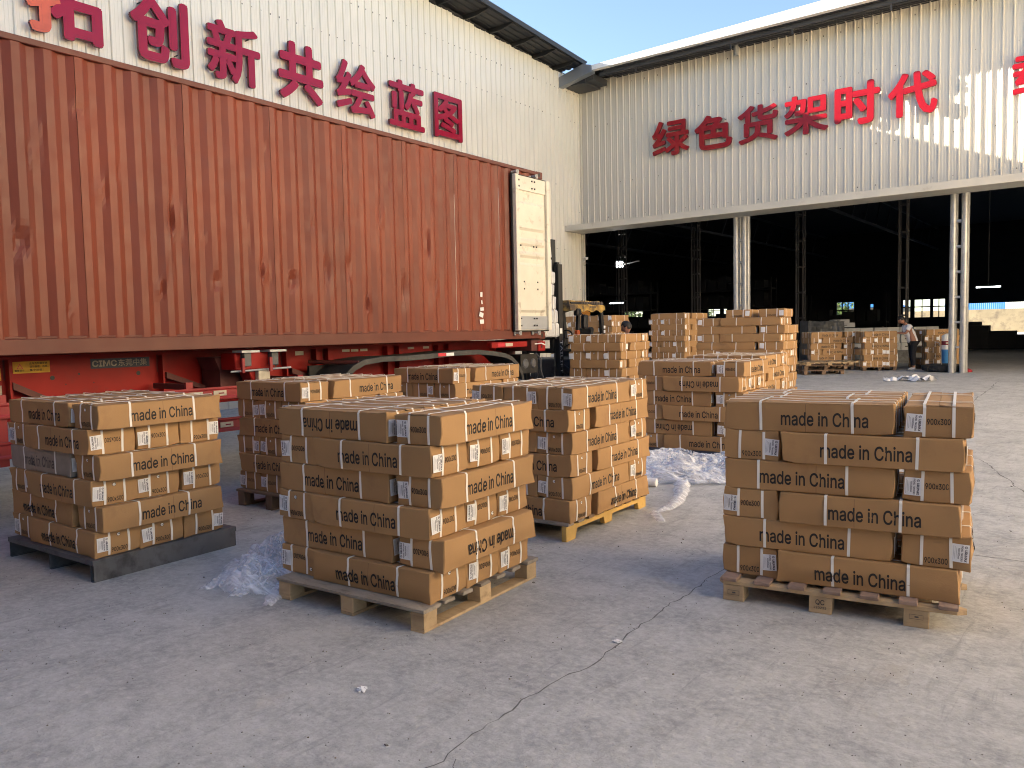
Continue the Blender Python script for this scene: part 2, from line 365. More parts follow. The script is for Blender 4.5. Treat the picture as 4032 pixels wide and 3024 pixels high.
# ------------------------------------------------------------------ ground
def build_ground():
    ys = [-80, -20, -5, 0, 2.5, 5] + [5 + 20.35 * k / 8 for k in range(1, 9)] + [40, 90, 200, 600, 1500]
    xs = [-1500, -300, -60, -20, -10, -5, 0, 5, 12, 30, 60, 300, 1500]
    m = MB(); n = len(xs)
    m.v = [(x, y, gz(y)) for y in ys for x in xs]
    for j in range(len(ys) - 1):
        for i in range(n - 1): m.f.append((j * n + i, j * n + i + 1, (j + 1) * n + i + 1, (j + 1) * n + i)); m.mi.append(0)
    g = obj('ground', m.mesh('ground', 'ground')); tag(g, kind='structure')
    return g
ground = build_ground()
MT['crack'] = mat('dark_crack_line', (.14, .137, .135), .95, var=.3, scale=20)  # flat dark strips laid on the concrete as cracks
def crack(pts, w, seed, joint=False):
    rnd = random.Random(seed); P = [Vector((*p, 0)) for p in pts]; m = MB(); L = []
    for a, b in zip(P[:-1], P[1:]):
        n_ = max(2, int((b - a).length / .05))
        for k in range(n_): L.append(a.lerp(b, k / n_))
    L.append(P[-1]); prev = None; off = 0.0
    for k, p in enumerate(L):
        d = (L[min(k + 1, len(L) - 1)] - L[max(k - 1, 0)]).normalized(); nrm = Vector((-d.y, d.x, 0))
        if not joint: off = .8 * off + rnd.uniform(-.016, .016)
        ww = w * rnd.uniform(.25, 1.2) * (1 if joint else min(1, 6 * min(k, len(L) - 1 - k) / len(L) + .3)); c = p + nrm * off
        cur = (c - nrm * ww / 2, c + nrm * ww / 2)
        if prev:
            q = [prev[0], cur[0], cur[1], prev[1]]; m.quad(*[(v.x, v.y, gz(v.y) + .0012) for v in q])
        prev = cur
    return obj('crack', m.mesh('crack', 'crack', fixn=False), ground)
crack([(-2.31, 5.78), (-2.15, 5.12), (-2.17, 4.37), (-2.13, 4.07), (-2.135, 3.78), (-2.12, 3.65), (-2.10, 3.39), (-2.13, 3.12), (-2.12, 2.71), (-2.11, 2.45), (-2.06, 2.22), (-2.08, 2.12), (-2.3, 1.7)], .009, 1)
crack([(-2.06, 2.25), (-1.9, 2.1), (-1.86, 1.9)], .010, 2)
crack([(-1.43, 10.93), (-1.22, 10.39), (-.99, 9.64), (-.73, 8.88), (-.35, 8.0), (.1, 7.2)], .012, 3)
crack([(-2.26, 17.4), (-2.32, 19.64), (-2.37, 22.46)], .020, 4)
crack([(-.95, 6.42), (-.5, 6.43), (1.6, 6.45)], .009, 5, True)
crack([(-1.43, 10.93), (-2.0, 13.0), (-2.1, 15.5), (-2.26, 17.4)], .012, 8)
crack([(-7.5, 22.2), (-5.5, 22.6), (-3.4, 22.4), (-1.2, 22.7)], .022, 9)

# ------------------------------------------------------------------ profiled sheets
def sheet_mesh(name, m_, h=1.0, ribs=4):
    """1 m wide, h high, ribs every 0.25 m; outside is +Y... lies in XZ plane, outside towards -Y"""
    m = MB(); prof = []
    for k in range(ribs):
        x = k * .25
        prof += [(x, 0), (x + .016, -.030), (x + .040, -.030), (x + .058, 0), (x + .110, 0), (x + .116, -.004), (x + .128, -.004), (x + .134, 0), (x + .180, 0), (x + .186, -.004), (x + .198, -.004), (x + .204, 0)]
    prof.append((ribs * .25, 0))
    for a, b in zip(prof[:-1], prof[1:]): m.quad((a[0], a[1], 0), (b[0], b[1], 0), (b[0], b[1], h), (a[0], a[1], h))
    return m.mesh(name, m_)
SHL = sheet_mesh('cladding_sheet', 'clad'); SHR = sheet_mesh('cladding_sheet', 'clad2')
def screws(zs, xs):
    m = MB()
    for z in zs:
        for x in xs: m.box(x - .011, x + .011, -.036, -.026, z - .011, z + .011)
    return m.mesh('screws', 'screw')
def ztop(y): return 10.69 + .0615 * (YW - y)
# --- building on the left (its long wall runs beside the container)
lb = empty('warehouse_building', (XL, 0, 0), 0, 'cream warehouse behind the red container, with crimson lettering high on its long wall', 'building')
yy = YW; k = 0; rs = random.Random(3)
while yy > -.5:   # local x of the sheet runs along world -y ... built facing +x
    o = obj('cladding_sheet', SHL, lb, (rs.uniform(0, .004), yy - 1.0, 0), 0, rot=(0, 0, pi / 2)); o.scale = (1, 1, ztop(yy - .5) + rs.uniform(-.012, .012))
    yy -= 1.0; k += 1
m = MB(); m.box(-.02, .0, -30, yy, 0, 12.2); m.box(-44, -.06, -30, YW - .2, 0, 10.2); obj('wall', m.mesh('wall', 'clad'), lb)
m = MB()
rr = random.Random(5)
for row in (3.2, 4.6, 6.0, 6.85, 9.2, 10.2):
    y = YW - .22
    while y > 2:
        if rr.random() < .8: m.box(.026, .037, y - .012, y + .012, row - .012 + rr.uniform(-.02, .02), row + .012)
        y -= .25 if row > 9 else .5
obj('screws', m.mesh('screws', 'screw'), lb)
m = MB(); m.box(.0, .07, YW - .10, YW - .035, 0, 10.66); obj('corner_flashing', m.mesh('corner_flashing', 'trim'), lb)
# roof overhang
def zr(y): return 10.80 + .075 * (YW - y)
prof = []
for k in range(18):   # roof sheet ribs run down the slope, seen from below
    x = -3.5 + k * .25; prof += [(x, 0), (x + .11, 0), (x + .13, .035), (x + .20, .035), (x + .22, 0)]
prof.append((1.0, 0)); m = MB()
for (a, za), (b, zb_) in zip(prof[:-1], prof[1:]):
    m.quad((a, -6, zr(-6) + za - .04), (b, -6, zr(-6) + zb_ - .04), (b, YW - 1.14, zr(YW - 1.14) + zb_ - .04), (a, YW - 1.14, zr(YW - 1.14) + za - .04))
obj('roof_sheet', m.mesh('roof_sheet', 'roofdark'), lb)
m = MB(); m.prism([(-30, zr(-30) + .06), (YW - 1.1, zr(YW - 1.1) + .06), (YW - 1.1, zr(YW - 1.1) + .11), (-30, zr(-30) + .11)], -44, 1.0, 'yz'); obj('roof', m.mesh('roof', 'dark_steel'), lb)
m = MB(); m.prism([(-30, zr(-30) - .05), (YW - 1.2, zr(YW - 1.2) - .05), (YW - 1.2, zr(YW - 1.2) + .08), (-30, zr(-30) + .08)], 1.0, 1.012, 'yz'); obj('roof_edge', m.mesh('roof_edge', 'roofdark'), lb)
y = YW - 1.75
while y > 4:
    m = MB(); z = zr(y) - .045
    m.prism([(-.6, z - .15), (.50, z - .13), (.90, z - .05), (.96, z), (-.6, z)], y - .03, y + .03); obj('rafter_bracket', m.mesh('rafter_bracket', 'black'), lb); y -= 1.17
m = MB()
m.tube([(-.07, -2, ztop(-2) + .13), (-.07, YW - .4, ztop(YW - .4) + .07)], .035, 8)
for y in (17.8, 19.2, 20.6, 22.0, 23.4, 24.4, 15.0, 12): m.box(-.10, -.04, y - .025, y + .025, ztop(y) - .05, zr(y) - .05)
for y in (18.7, 21.4, 24.0):
    m.bar((-.06, y, ztop(y)), (-.06, y - .18, zr(y) - .1), .02, .02); m.bar((-.06, y, ztop(y)), (-.06, y + .18, zr(y) - .1), .02, .02)
obj('eaves_truss', m.mesh('eaves_truss', 'galv_d'), lb)
m = MB(); m.tube([(-.12, 17.35, ztop(17.35) - .6), (-.12, 17.35, zr(17.35))], .085, 14); obj('post', m.mesh('post', 'galv'), lb)
m = MB(); m.prism([(-.05, 10.22), (1.34, 10.50), (1.34, 10.74), (1.0, 10.84), (-.05, 10.58)], YW - 1.40, YW - 1.14); obj('gutter', m.mesh('gutter', 'gutter', bevel=.01), lb)
m = MB(); m.box(.0, .9, YW - 1.1, YW - .05, 10.30, 10.48); m.box(.9, 1.2, YW - 1.05, YW - .1, 10.36, 10.56); obj('gutter_support', m.mesh('gutter_support', 'dark_steel'), lb)

# --- hall on the right (open front)
rb = empty('open_fronted_hall', (0, YW, 0), 0, 'cream open fronted storage hall with a dark interior and red lettering above the opening', 'building')
x = XL; rs = random.Random(9)
while x < 3:
    o = obj('cladding_sheet', SHR, rb, (x, rs.uniform(-.004, 0), 5.50), 0); o.scale = (1, 1, 10.655 - 5.50 + .0 + rs.uniform(-.010, .010)); x += 1.0
m = MB(); m.box(x, 34, -.02, 0, 5.5, 10.66); m.box(9, 34, -.02, 0, 0, 5.5); obj('wall', m.mesh('wall', 'clad2'), rb)
m = MB(); rr = random.Random(6)
for row in (5.75, 6.95, 9.05, 10.35):
    x_ = XL + .15
    while x_ < 2:
        if rr.random() < .7: m.box(x_ - .012, x_ + .012, -.037, -.026, row - .012 + rr.uniform(-.02, .02), row + .012)
        x_ += .5
obj('screws', m.mesh('screws', 'screw'), rb)
# canopy beam below the cladding
m = MB(); m.box(-16.08, 34, -1.15, -.05, 5.24, 5.26); m.box(-16.08, 34, -1.17, -1.15, 5.235, 5.44); m.box(-16.10, -16.08, -1.17, -.05, 5.235, 5.44); obj('header_flashing', m.mesh('header_flashing', 'trim'), rb)
m = MB(); m.box(-15.9, 34, -1.10, -.04, 5.36, 5.40); obj('header_beam', m.mesh('header_beam', 'dark_steel'), rb)
m = MB(); m.box(-16.0, -15.93, -.02, .06, .2, 5.24); obj('door_jamb', m.mesh('door_jamb', 'trim'), rb)
# roof with fascia
def zb(x): return 10.35 + .028 * min(x + 14.6, 9)
m = MB(); m.prism([(-14.75, 10.58), (34, 10.60), (34, 11.0), (-4, 10.95), (-14.75, 10.74)], -1.35, -1.15); obj('roof_fascia', m.mesh('roof_fascia', 'white_trim'), rb)
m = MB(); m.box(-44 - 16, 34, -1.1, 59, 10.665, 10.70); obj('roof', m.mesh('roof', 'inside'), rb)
m = MB()
for k in range(9): m.bar((-14.5, -1.05 + .13 * k, 10.60), (34, -1.05 + .13 * k, 10.60), .025, .03)
m.bar((-14.6, -.95, 10.50), (34, -.95, 10.56), .06, .10); m.bar((-15.8, -.55, 10.58), (34, -.55, 10.6), .05, .06)
obj('purlins', m.mesh('purlins', 'dark_steel'), rb)
m = MB()
for x_ in (-13.2, -9.9, -8.0, -5.3, -3.7, -2.0): m.box(x_ - .02, x_ + .02, -.95, -.90, 10.3, 10.6); m.box(x_ - .02, x_ + .02, -.05, -.01, 10.6, 10.66)
obj('roof_post', m.mesh('roof_post', 'dark_steel'), rb)
m = MB(); m.tube([(-10.0, -.25, 10.3), (-10.0, -.25, 10.66)], .08, 12); obj('post', m.mesh('post', 'galv'), rb)
# inner shell, back wall with window openings
def wall_holes(x0, x1, z0, z1, y0, y1, holes, m_):
    m = MB(); xs = sorted({x0, x1, *[h[0] for h in holes], *[h[1] for h in holes]}); zs = sorted({z0, z1, *[h[2] for h in holes], *[h[3] for h in holes]})
    for a, b in zip(xs[:-1], xs[1:]):
        for c, d in zip(zs[:-1], zs[1:]):
            if not any(h[0] <= (a + b) / 2 <= h[1] and h[2] <= (c + d) / 2 <= h[3] for h in holes): m.box(a, b, y0, y1, c, d)
    return m.mesh('back_wall', m_)
YB = 58.65   # local
holes = [(-47.4, -44.9, 3.2, 4.2), (-36.8, -35.4, 3.0, 4.05), (-35.0, -34.6, 3.0, 4.05), (-23.05, -21.4, 2.0, 3.98), (-19.9, -19.6, 2.9, 3.7), (-16.95, -16.3, 2.3, 3.97), (-15.95, -14.6, 2.3, 3.97), (-14.35, -13.35, 2.3, 3.97), (-11.6, 20, .1, 3.46)]
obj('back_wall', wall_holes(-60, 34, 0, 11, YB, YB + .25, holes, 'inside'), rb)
for h in holes[:-1]:
    m = MB(); w_ = h[1] - h[0]; m.box(h[0], h[1], YB - .03, YB + .03, h[2] + (h[3] - h[2]) * .56, h[2] + (h[3] - h[2]) * .62)
    n_ = max(1, int(w_ / .5))
    for k in range(1, n_): m.box(h[0] + w_ * k / n_ - .04, h[0] + w_ * k / n_ + .04, YB - .03, YB + .03, h[2], h[3])
    obj('window_frame', m.mesh('window_frame', 'inside'), rb)
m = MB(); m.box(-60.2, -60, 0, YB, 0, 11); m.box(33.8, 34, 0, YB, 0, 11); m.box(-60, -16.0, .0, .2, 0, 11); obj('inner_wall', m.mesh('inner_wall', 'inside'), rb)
m = MB()
for x_ in (-54, -44, -34, -24, -14, -4, 6, 16, 26):
    m.bar((x_, .5, 8.6), (x_, YB, 8.6), .15, .15); m.bar((x_, .5, 10.5), (x_, YB, 10.5), .15, .15)
    for k in range(18): m.bar((x_, 1 + k * 3.1, 8.6), (x_, 2.5 + k * 3.1, 10.6), .08, .08)
obj('roof_truss', m.mesh('roof_truss', 'dark_steel'), rb)

# --- lattice columns
def lattice(name, x, y, z1, s, r, mt, label, cat='column', grp=None, n=12, pitch=.70):
    z0 = gz(y); t = empty(name, (x, y, z0), 0, label, cat, grp)
    for sx in (-1, 1):
        for sy in (-1, 1):
            m = MB(); m.tube([(sx * s / 2, sy * s / 2, 0), (sx * s / 2, sy * s / 2, z1 - z0)], r, n); obj('pipe', m.mesh('pipe', mt, smooth=True), t)
    z = .72
    while z < z1 - z0 - .1:
        m = MB()
        for sx in (-1, 1): m.box(sx * s / 2 - .02, sx * s / 2 + .02, -s / 2, s / 2, z - .03, z + .03); m.box(-s / 2, s / 2, sx * s / 2 - .02, sx * s / 2 + .02, z - .03, z + .03)
        obj('rung', m.mesh('rung', 'galv_d' if mt == 'galv_d' else 'galv'), t); z += pitch
    return t
lattice('lattice_column', -9.96, YW + .1, 5.3, .28, .085, 'galv', 'silvery four pipe lattice column left of centre in the hall opening', grp='silvery lattice columns at the hall opening')
lattice('lattice_column', -3.70, YW + .1, 5.3, .28, .085, 'galv', 'silvery four pipe lattice column beside the blue cylinder and tyre', grp='silvery lattice columns at the hall opening')
for i, (x_, y_, lb_) in enumerate([(-18.1, 32, 'dark lattice column inside hall carrying the bright work lamp'), (-14.55, 32, 'dark lattice column inside hall between the two left silvery stacks'), (-10.15, 32, 'dark lattice column inside hall just right of the silvery one'), (-6.45, 32, 'dark lattice column inside hall above the bending person')]):
    lattice('lattice_column', x_, y_, 8.6, .26, .035, 'galv_d', lb_, grp='dark lattice columns inside the hall', n=8, pitch=1.0)

# --- things fixed on the hall
t = empty('work_lamp', (-19.36, 34, 4.7), radians(20), 'bright white square work lamp high on a dark column in the hall', 'lamp')
m = MB(); m.box(-.17, .17, -.03, .0, 0, .26); obj('lamp_face', m.mesh('lamp_face', 'lamp_on'), t)
m = MB(); m.box(-.19, .19, .0, .08, -.02, .28); m.bar((0, .05, .1), (1.2, -1.8, .1), .04, .04); obj('housing', m.mesh('housing', 'dark_steel'), t)
for i, (x_, y_, z_, l_) in enumerate([(-24.9, 40, 3.2, 'lit white tube lamp behind the forklift roof'), (-23.6, 41, 3.25, 'lit white tube lamp left of the dark lamp column'), (-4.7, 40, 3.2 + 0, 'lit white tube lamp at right, above the dark doorway')]):
    t = empty('tube_lamp', (x_, y_, z_), 0, l_, 'lamp', 'tube lamps inside the hall'); m = MB(); m.tube([(-.45, 0, 0), (.45, 0, 0)], .022, 8); obj('tube', m.mesh('tube', 'tube_on'), t)
    m = MB(); m.box(-.5, .5, -.03, .03, .03, .07); m.box(-.02, .02, -.01, .01, .05, 11.05 - z_); obj('holder', m.mesh('holder', 'dark_steel'), t)
t = empty('security_camera', (-15.9, YW - .02, 4.2), 0, 'white bullet camera on the left jamb of the hall opening', 'security camera')
m = MB(); m.tube([(-.02, 0, .17), (.15, -.10, .12)], .045, 12); m.box(-.03, .12, -.13, .03, .165, .178, Matrix.Identity(3), Vector((0, 0, 0))); obj('housing', m.mesh('housing', 'white'), t)
m = MB(); m.tube([(0, 0, .13), (-.02, .0, .03), (-.08, .02, .03)], .014, 8); obj('bracket', m.mesh('bracket', 'white'), t)
m = MB(); m.tube([(.02, 0, .02), (.04, 0, -.06), (.0, 0, -.12), (-.05, 0, -.08), (-.04, 0, .0)], .007, 6); obj('cable', m.mesh('cable', 'black'), t)

# ------------------------------------------------------------------ lettering
def letter(ch, x0, x1, z0, z1, wall, face, label, cat='letter', off=.034, split=None):
    w, h = x1 - x0, z1 - z0; D = .075
    V, F = text_vf(ch, w, h, extrude=D / 2, offset=off)
    t_loc = (XL + .16, (x0 + x1) / 2, (z0 + z1) / 2) if wall == 'L' else ((x0 + x1) / 2, YW - .16, (z0 + z1) / 2)
    rot = (pi / 2, 0, pi / 2) if wall == 'L' else (pi / 2, 0, 0)
    m = MB(); m.add((V, F)); me = m.mesh('wall_character', [face, 'letter_side', 'orange_letter'], fixn=False)
    par = list(range(len(V)))
    def find(a):
        while par[a] != a: par[a] = par[par[a]]; a = par[a]
        return a
    if split is not None:
        for f in F:
            r_ = find(f[0])
            for q in f[1:]: par[find(q)] = r_
        acc = {}
        for q in range(len(V)): r_ = find(q); acc.setdefault(r_, []).append(V[q][0])
        orange = {r_ for r_, xs in acc.items() if max(xs) < split}
    for p in me.polygons:
        if abs(p.normal.z) < .5: p.material_index = 1
        elif split is not None and find(p.vertices[0]) in orange: p.material_index = 2
    o = obj('wall_character', me, None, t_loc, rot=rot); tag(o, label, cat, 'red characters on the long left wall' if wall == 'L' else 'red characters above the hall opening')
    m = MB()
    for sx in (-.3, .3):
        for sz in (-.3, .32): m.box(sx * w - .01, sx * w + .01, sz * h - .01, sz * h + .01, -.13, 0)
    obj('stand_off', m.mesh('stand_off', 'galv_d'), o)
    return o
for ch, a, b, z0, z1, l_ in [
    ('拓', 6.50, 7.93, 7.31, 8.62, 'leftmost character, its left part faded orange and its right part crimson'),
    ('创', 8.42, 9.68, 7.32, 8.70, 'crimson character with two upright strokes at right, second from left'),
    ('新', 10.10, 11.44, 7.32, 8.62, 'crimson character third from left, above the middle of the container'),
    ('共', 11.93, 13.25, 7.30, 8.67, 'crimson character of two uprights crossed by two bars over two feet'),
    ('绘', 13.66, 14.99, 7.34, 8.66, 'crimson character under a peaked roof stroke, fifth along the left wall'),
    ('蓝', 15.48, 16.84, 7.34, 8.60, 'crimson character turning red low down, left of the framed one'),
    ('图', 17.26, 18.47, 7.34, 8.60, 'red character inside a square frame, nearest the building corner')]:
    letter(ch, a, b, z0, z1, 'L', 'red_letter', l_, split=(.10 if ch == '拓' else None), off=.024 if ch in '蓝图绘新' else .034)
for ch, a, b, z0, z1, l_ in [
    ('绿', -13.02, -11.66, 7.53, 8.72, 'crimson character nearest the building corner, leftmost over the opening'),
    ('色', -11.47, -10.17, 7.51, 8.62, 'crimson character with two small square windows in its middle'),
    ('货', -9.99, -8.69, 7.49, 8.66, 'crimson character third from left above the opening'),
    ('架', -8.50, -7.18, 7.50, 8.69, 'red character with a square at its top right'),
    ('时', -7.00, -5.74, 7.53, 8.76, 'bright red character with a tall box at its left'),
    ('代', -5.53, -4.25, 7.53, 8.74, 'bright red character with a long hooked stroke, beside the sunlit patch'),
    ('载', -2.50, -1.25, 7.50, 8.70, 'bright red character cut off by the right edge of the view')]:
    letter(ch, a, b, z0, z1, 'R', 'red_letter2', l_, off=.024 if ch in '绿货架载' else .034)
# ------------------------------------------------------------------ container
TR = radians(1.14)
cont = empty('shipping_container', (-7.928, -.158, 0), TR, 'long oxide red corrugated shipping container resting on the red trailer', 'shipping container')
CZ0, CZ1, CY0, CY1 = 1.545, 4.445, -.39, 11.80
def corr(s):
    u = s % .278
    return 0 if u < .072 else -.036 * (u - .072) / .068 if u < .14 else -.036 if u < .21 else -.036 * (1 - (u - .21) / .068)
rd = random.Random(21)
dents = [(4.83, 2.95, .07, .16, .05), (4.05, 3.15, .05, .10, .035), (5.95, 2.45, .06, .12, .05), (6.35, 2.35, .05, .10, .05), (6.9, 2.5, .05, .2, .05), (7.25, 2.55, .06, .16, .04), (7.9, 3.3, .06, .15, .04), (8.3, 2.3, .05, .18, .05), (9.0, 2.35, .05, .12, .04), (3.3, 2.6, .06, .12, .05), (3.45, 3.4, .05, .1, .03), (4.62, 2.2, .05, .08, .04), (5.3, 2.3, .05, .09, .04), (7.6, 2.1, .05, .12, .05), (8.8, 3.0, .05, .2, .035), (9.6, 2.6, .05, .15, .04)]
dents += [(rd.uniform(3, 10.5), rd.uniform(1.9, 4.0), rd.uniform(.03, .06), rd.uniform(.05, .16), rd.uniform(.006, .02)) for _ in range(30)]
def side_panel(s0, s1, side=1):
    m = MB(); ss = []; s = s0
    base = 0
    pts = [p + .278 * k for k in range(0, 5) for p in (0, .072, .14, .21)]
    cand = sorted({round(q, 4) for q in [s0 + p for p in pts] if q < s1} | {s0, s1})
    full = []
    for a, b in zip(cand[:-1], cand[1:]): full += [a, (a + b) / 2]
    full.append(cand[-1]); zs = [CZ0 + .155 + (CZ1 - .055 - CZ0 - .155) * k / 44 for k in range(45)]
    for z in zs:
        for s in full:
            d = corr(s - s0) - .012
            for (ds, dz, wsx, wz, am) in dents:
                e = ((s - ds) / wsx) ** 2 + ((z - dz) / wz) ** 2
                if e < 8: d -= am * math.exp(-e) * (1 if corr(s - s0) > -.03 else -.45)
            d += .004 * noise.noise(Vector((s * 2, z * 1.5, 3)))
            m.v.append((side * d, s, z))
    n = len(full)
    for j in range(len(zs) - 1):
        for i in range(n - 1): m.f.append((j * n + i, j * n + i + 1, (j + 1) * n + i + 1, (j + 1) * n + i)); m.mi.append(0)
    return m.mesh('side_panel', 'cont')
s = CY1 - .16
while s > CY0 + .2:
    s0 = max(CY0 + .1, s - 1.112); obj('side_panel', side_panel(s0, s - .004), cont); s = s0
m = MB(); m.box(-2.438, -2.40, CY0 + .1, CY1 - .1, CZ0 + .15, CZ1 - .05); obj('far_side', m.mesh('far_side', 'cont'), cont)
m = MB(); m.box(-2.40, -.05, CY0 + .02, CY0 + .06, CZ0 + .1, CZ1 - .05); obj('front_wall', m.mesh('front_wall', 'cont'), cont)
m = MB(); m.box(-2.40, -.04, CY0 + .06, CY1 - .06, CZ1 - .05, CZ1 - .03); obj('roof', m.mesh('roof', 'cont_rail'), cont)
m = MB(); m.box(-2.40, -.04, CY0 + .06, CY1 - .03, CZ0 + .12, CZ0 + .15); obj('floor', m.mesh('floor', 'wood_dark'), cont)
m = MB(); m.box(-.06, 0.0, CY0 + .16, CY1 - .17, CZ1 - .062, CZ1 - .002); obj('top_rail', m.mesh('top_rail', 'cont_rail', bevel=.006), cont)
m = MB(); m.box(-.05, .002, CY0 + .16, CY1 - .17, CZ0 + .012, CZ0 + .155); m.box(-.07, -.02, CY0 + .16, CY1 - .17, CZ0 + .155, CZ0 + .18); obj('bottom_rail', m.mesh('bottom_rail', 'cont_rail', bevel=.004), cont)
m = MB(); m.box(-.05, .0, CY1 - .17, CY1 - .02, CZ0 + .118, CZ1 - .118); m.box(-2.44, -2.39, CY1 - .17, CY1 - .02, CZ0 + .118, CZ1 - .118); m.box(-2.39, -.05, CY1 - .12, CY1 - .02, CZ1 - .14, CZ1 - .005); m.box(-2.39, -.05, CY1 - .12, CY1 - .02, CZ0 + .01, CZ0 + .14); obj('door_frame', m.mesh('door_frame', 'cont_rail'), cont)
def casting(x0, y0, z0):
    m = MB(); m.box(x0, x0 + .162, y0, y0 + .178, z0, z0 + .118); o = obj('corner_casting', m.mesh('corner_casting', 'cont_rail', bevel=.008), cont)
    m = MB(); sx = x0 + .163; m.v = []
    pr = [(y0 + .075 + .028 * cos(t) * 1.0, z0 + .06 + .04 * sin(t)) for t in [2 * pi * k / 14 for k in range(14)]]
    m.prism(pr, sx - .0, sx + .0012, 'yz'); obj('casting_hole', m.mesh('casting_hole', 'black'), o)
for z0 in (CZ0, CZ1 - .114): casting(-.158, CY1 - .178, z0); casting(-.158, CY0, z0)
# door leaf swung right round against the side
d = MB(); DY0, DY1, DZ0, DZ1 = 10.83, 11.845, 1.70, 4.285
dr = empty('door', (.10, 0, 0), 0); dr.parent = cont; dr['label'] = 'cream inside of the open door folded back against the side'
m = MB(); m.box(-.045, -.03, DY0, DY1, DZ0, DZ1); obj('door_skin', m.mesh('door_skin', 'door_in'), dr)
m = MB()
for (y0, y1) in ((DY0, DY0 + .085), (DY1 - .10, DY1)): m.box(-.03, .022, y0, y1, DZ0, DZ1)
obj('door_stile', m.mesh('door_stile', 'door_in', bevel=.005), dr)
def zc(z0, z1, d0, d1, mt='door_in', nm='door_panel'):
    m = MB(); m.prism([(d0[0], z0), (d1[0], z0 + .05), (d1[0], z1 - .05), (d0[0], z1), (-.031, z1), (-.031, z0)], DY0 + .087, DY1 - .102); obj(nm, m.mesh(nm, mt), dr)
m = MB(); m.box(-.03, -.008, DY0 + .085, DY1 - .10, DZ0 + .012, DZ0 + .24); obj('kick_plate', m.mesh('kick_plate', 'door_grey'), dr)
m = MB(); m.box(-.03, -.006, DY0 + .085, DY1 - .10, DZ1 - .24, DZ1 - .01); obj('head_plate', m.mesh('head_plate', 'door_in'), dr)
for (a, b) in ((DZ0 + .30, DZ0 + .42 + .72), (DZ0 + 1.22, DZ0 + 1.34), (DZ0 + 1.42, DZ0 + 1.56), (DZ0 + 1.68, DZ1 - .42)):
    m = MB(); m.prism([(-.03, a), (-.001, a + .045), (-.001, b - .045), (-.03, b)], DY0 + .087, DY1 - .16, 'xz'); me = m.mesh('pressed_panel', 'door_in'); obj('pressed_panel', me, dr)
m = MB()
for (yy_, zz_) in [(DY0 + .12, 4.20), (DY0 + .50, 4.22), (DY0 + .58, 4.22), (DY0 + .12, 4.10), (DY0 + .50, 4.10), (DY0 + .58, 4.10), (DY0 + .14, 3.12), (DY0 + .52, 3.12), (DY0 + .60, 3.12), (DY0 + .22, 2.52), (DY0 + .62, 2.52), (DY0 + .22, 2.40), (DY0 + .62, 2.40), (DY0 + .12, 1.9), (DY0 + .12, 1.78), (DY0 + .50, 1.9), (DY0 + .58, 1.9), (DY0 + .50, 1.78), (DY0 + .58, 1.78)]:
    m.box(-.004, .010, yy_ - .011, yy_ + .011, zz_ - .013, zz_ + .013)
obj('bolts', m.mesh('bolts', 'galv_d'), dr)
m = MB(); m.box(-.075, -.045, DY0 - .02, DY1 + .005, DZ0 - .02, DZ1 + .02); obj('door_gasket', m.mesh('door_gasket', 'rubber'), dr)
m = MB()
for y_ in (DY0 + .03, DY0 + .55): m.tube([(-.08, y_, 1.62), (-.08, y_, 4.33)], .017, 8)
obj('locking_bar', m.mesh('locking_bar', 'galv'), dr)
for y_ in (DY0 + .06, DY0 + .62):
    for z_, s_ in ((1.66, -1), (4.33, 1)):
        m = MB(); m.box(-.09, .012, y_ - .03, y_ + .03, z_ - .015, z_ + .015); m.box(-.01, .012, y_ - .012, y_ + .05, z_ - .04, z_ + .03); obj('locking_cam', m.mesh('locking_cam', 'galv'), dr)
# torn white stickers near the door
for (y_, z_, w_, h_, r_) in [(10.02, 2.28, .055, .075, 0), (10.03, 2.16, .03, .06, .2), (10.03, 2.05, .09, .055, .1), (10.01, 1.96, .10, .075, -.3), (10.02, 1.85, .10, .07, .05)]:
    m = MB(); m.box(0, .002, -w_ / 2, w_ / 2, -h_ / 2, h_ / 2); obj('torn_sticker', m.mesh('torn_sticker', 'white'), cont, (.004 - .0, y_ - .02, z_), rot=(r_, 0, 0))

# ------------------------------------------------------------------ trailer
trl = empty('container_trailer', (-7.928, -.158, 0), TR, 'red skeletal trailer with black mudguards carrying the container', 'trailer')
def T(name, m, mt, parent=trl, **kw): return obj(name, m.mesh(name, mt, **kw), parent)
WX = -.80   # outer web plane
for sx in (WX, -2.44 - WX):
    m = MB(); m.box(sx - .012, sx, -.3, 11.6, .92, 1.50); o = T('chassis_beam', m, 'trl')
    m = MB(); m.box(sx - .09, sx + .09, -.3, 11.6, 1.50, 1.535); m.box(sx - .09, sx + .09, -.3, 11.6, .89, .92); T('beam_flange', m, 'trl', parent=o)
for y_ in (3.41, 5.01, 6.74, 7.24, 7.45, 8.6, 8.85, 9.75, 10.0, 1.8, .3):
    m = MB(); m.box(WX, WX + .10, y_ - .012, y_ + .012, .92, 1.50); T('stiffener', m, 'trl')
    m = MB(); m.box(-2.44 - WX, WX, y_ - .03, y_ + .03, 1.3, 1.5); T('cross_member', m, 'trl_dark')
def gusset(y0, y1, z0, z1):
    m = MB(); m.prism([(y0, z0), (y0, z0 - .07), (y1 - .12, z1 - .0), (y1, z1)], WX + .02, WX + .12, 'yz'); T('gusset', m, 'trl_dark')
gusset(3.42, 3.95, 1.28, 1.0); gusset(5.03, 5.75, 1.30, 1.02); gusset(6.80, 7.25, 1.26, 1.10)
m = MB(); m.prism([(5.75, 1.04), (5.85, 1.04), (6.12, 1.40), (6.02, 1.40)], WX + .3, WX + .36, 'yz'); T('gusset', m, 'trl_dark')
m = MB(); m.prism([(5.45, 1.45), (6.1, 1.45), (5.95, 1.18), (5.62, 1.05), (5.52, 1.05), (5.52, 1.3)], WX + .05, WX + .42, 'yz'); T('outrigger', m, 'trl_dark')
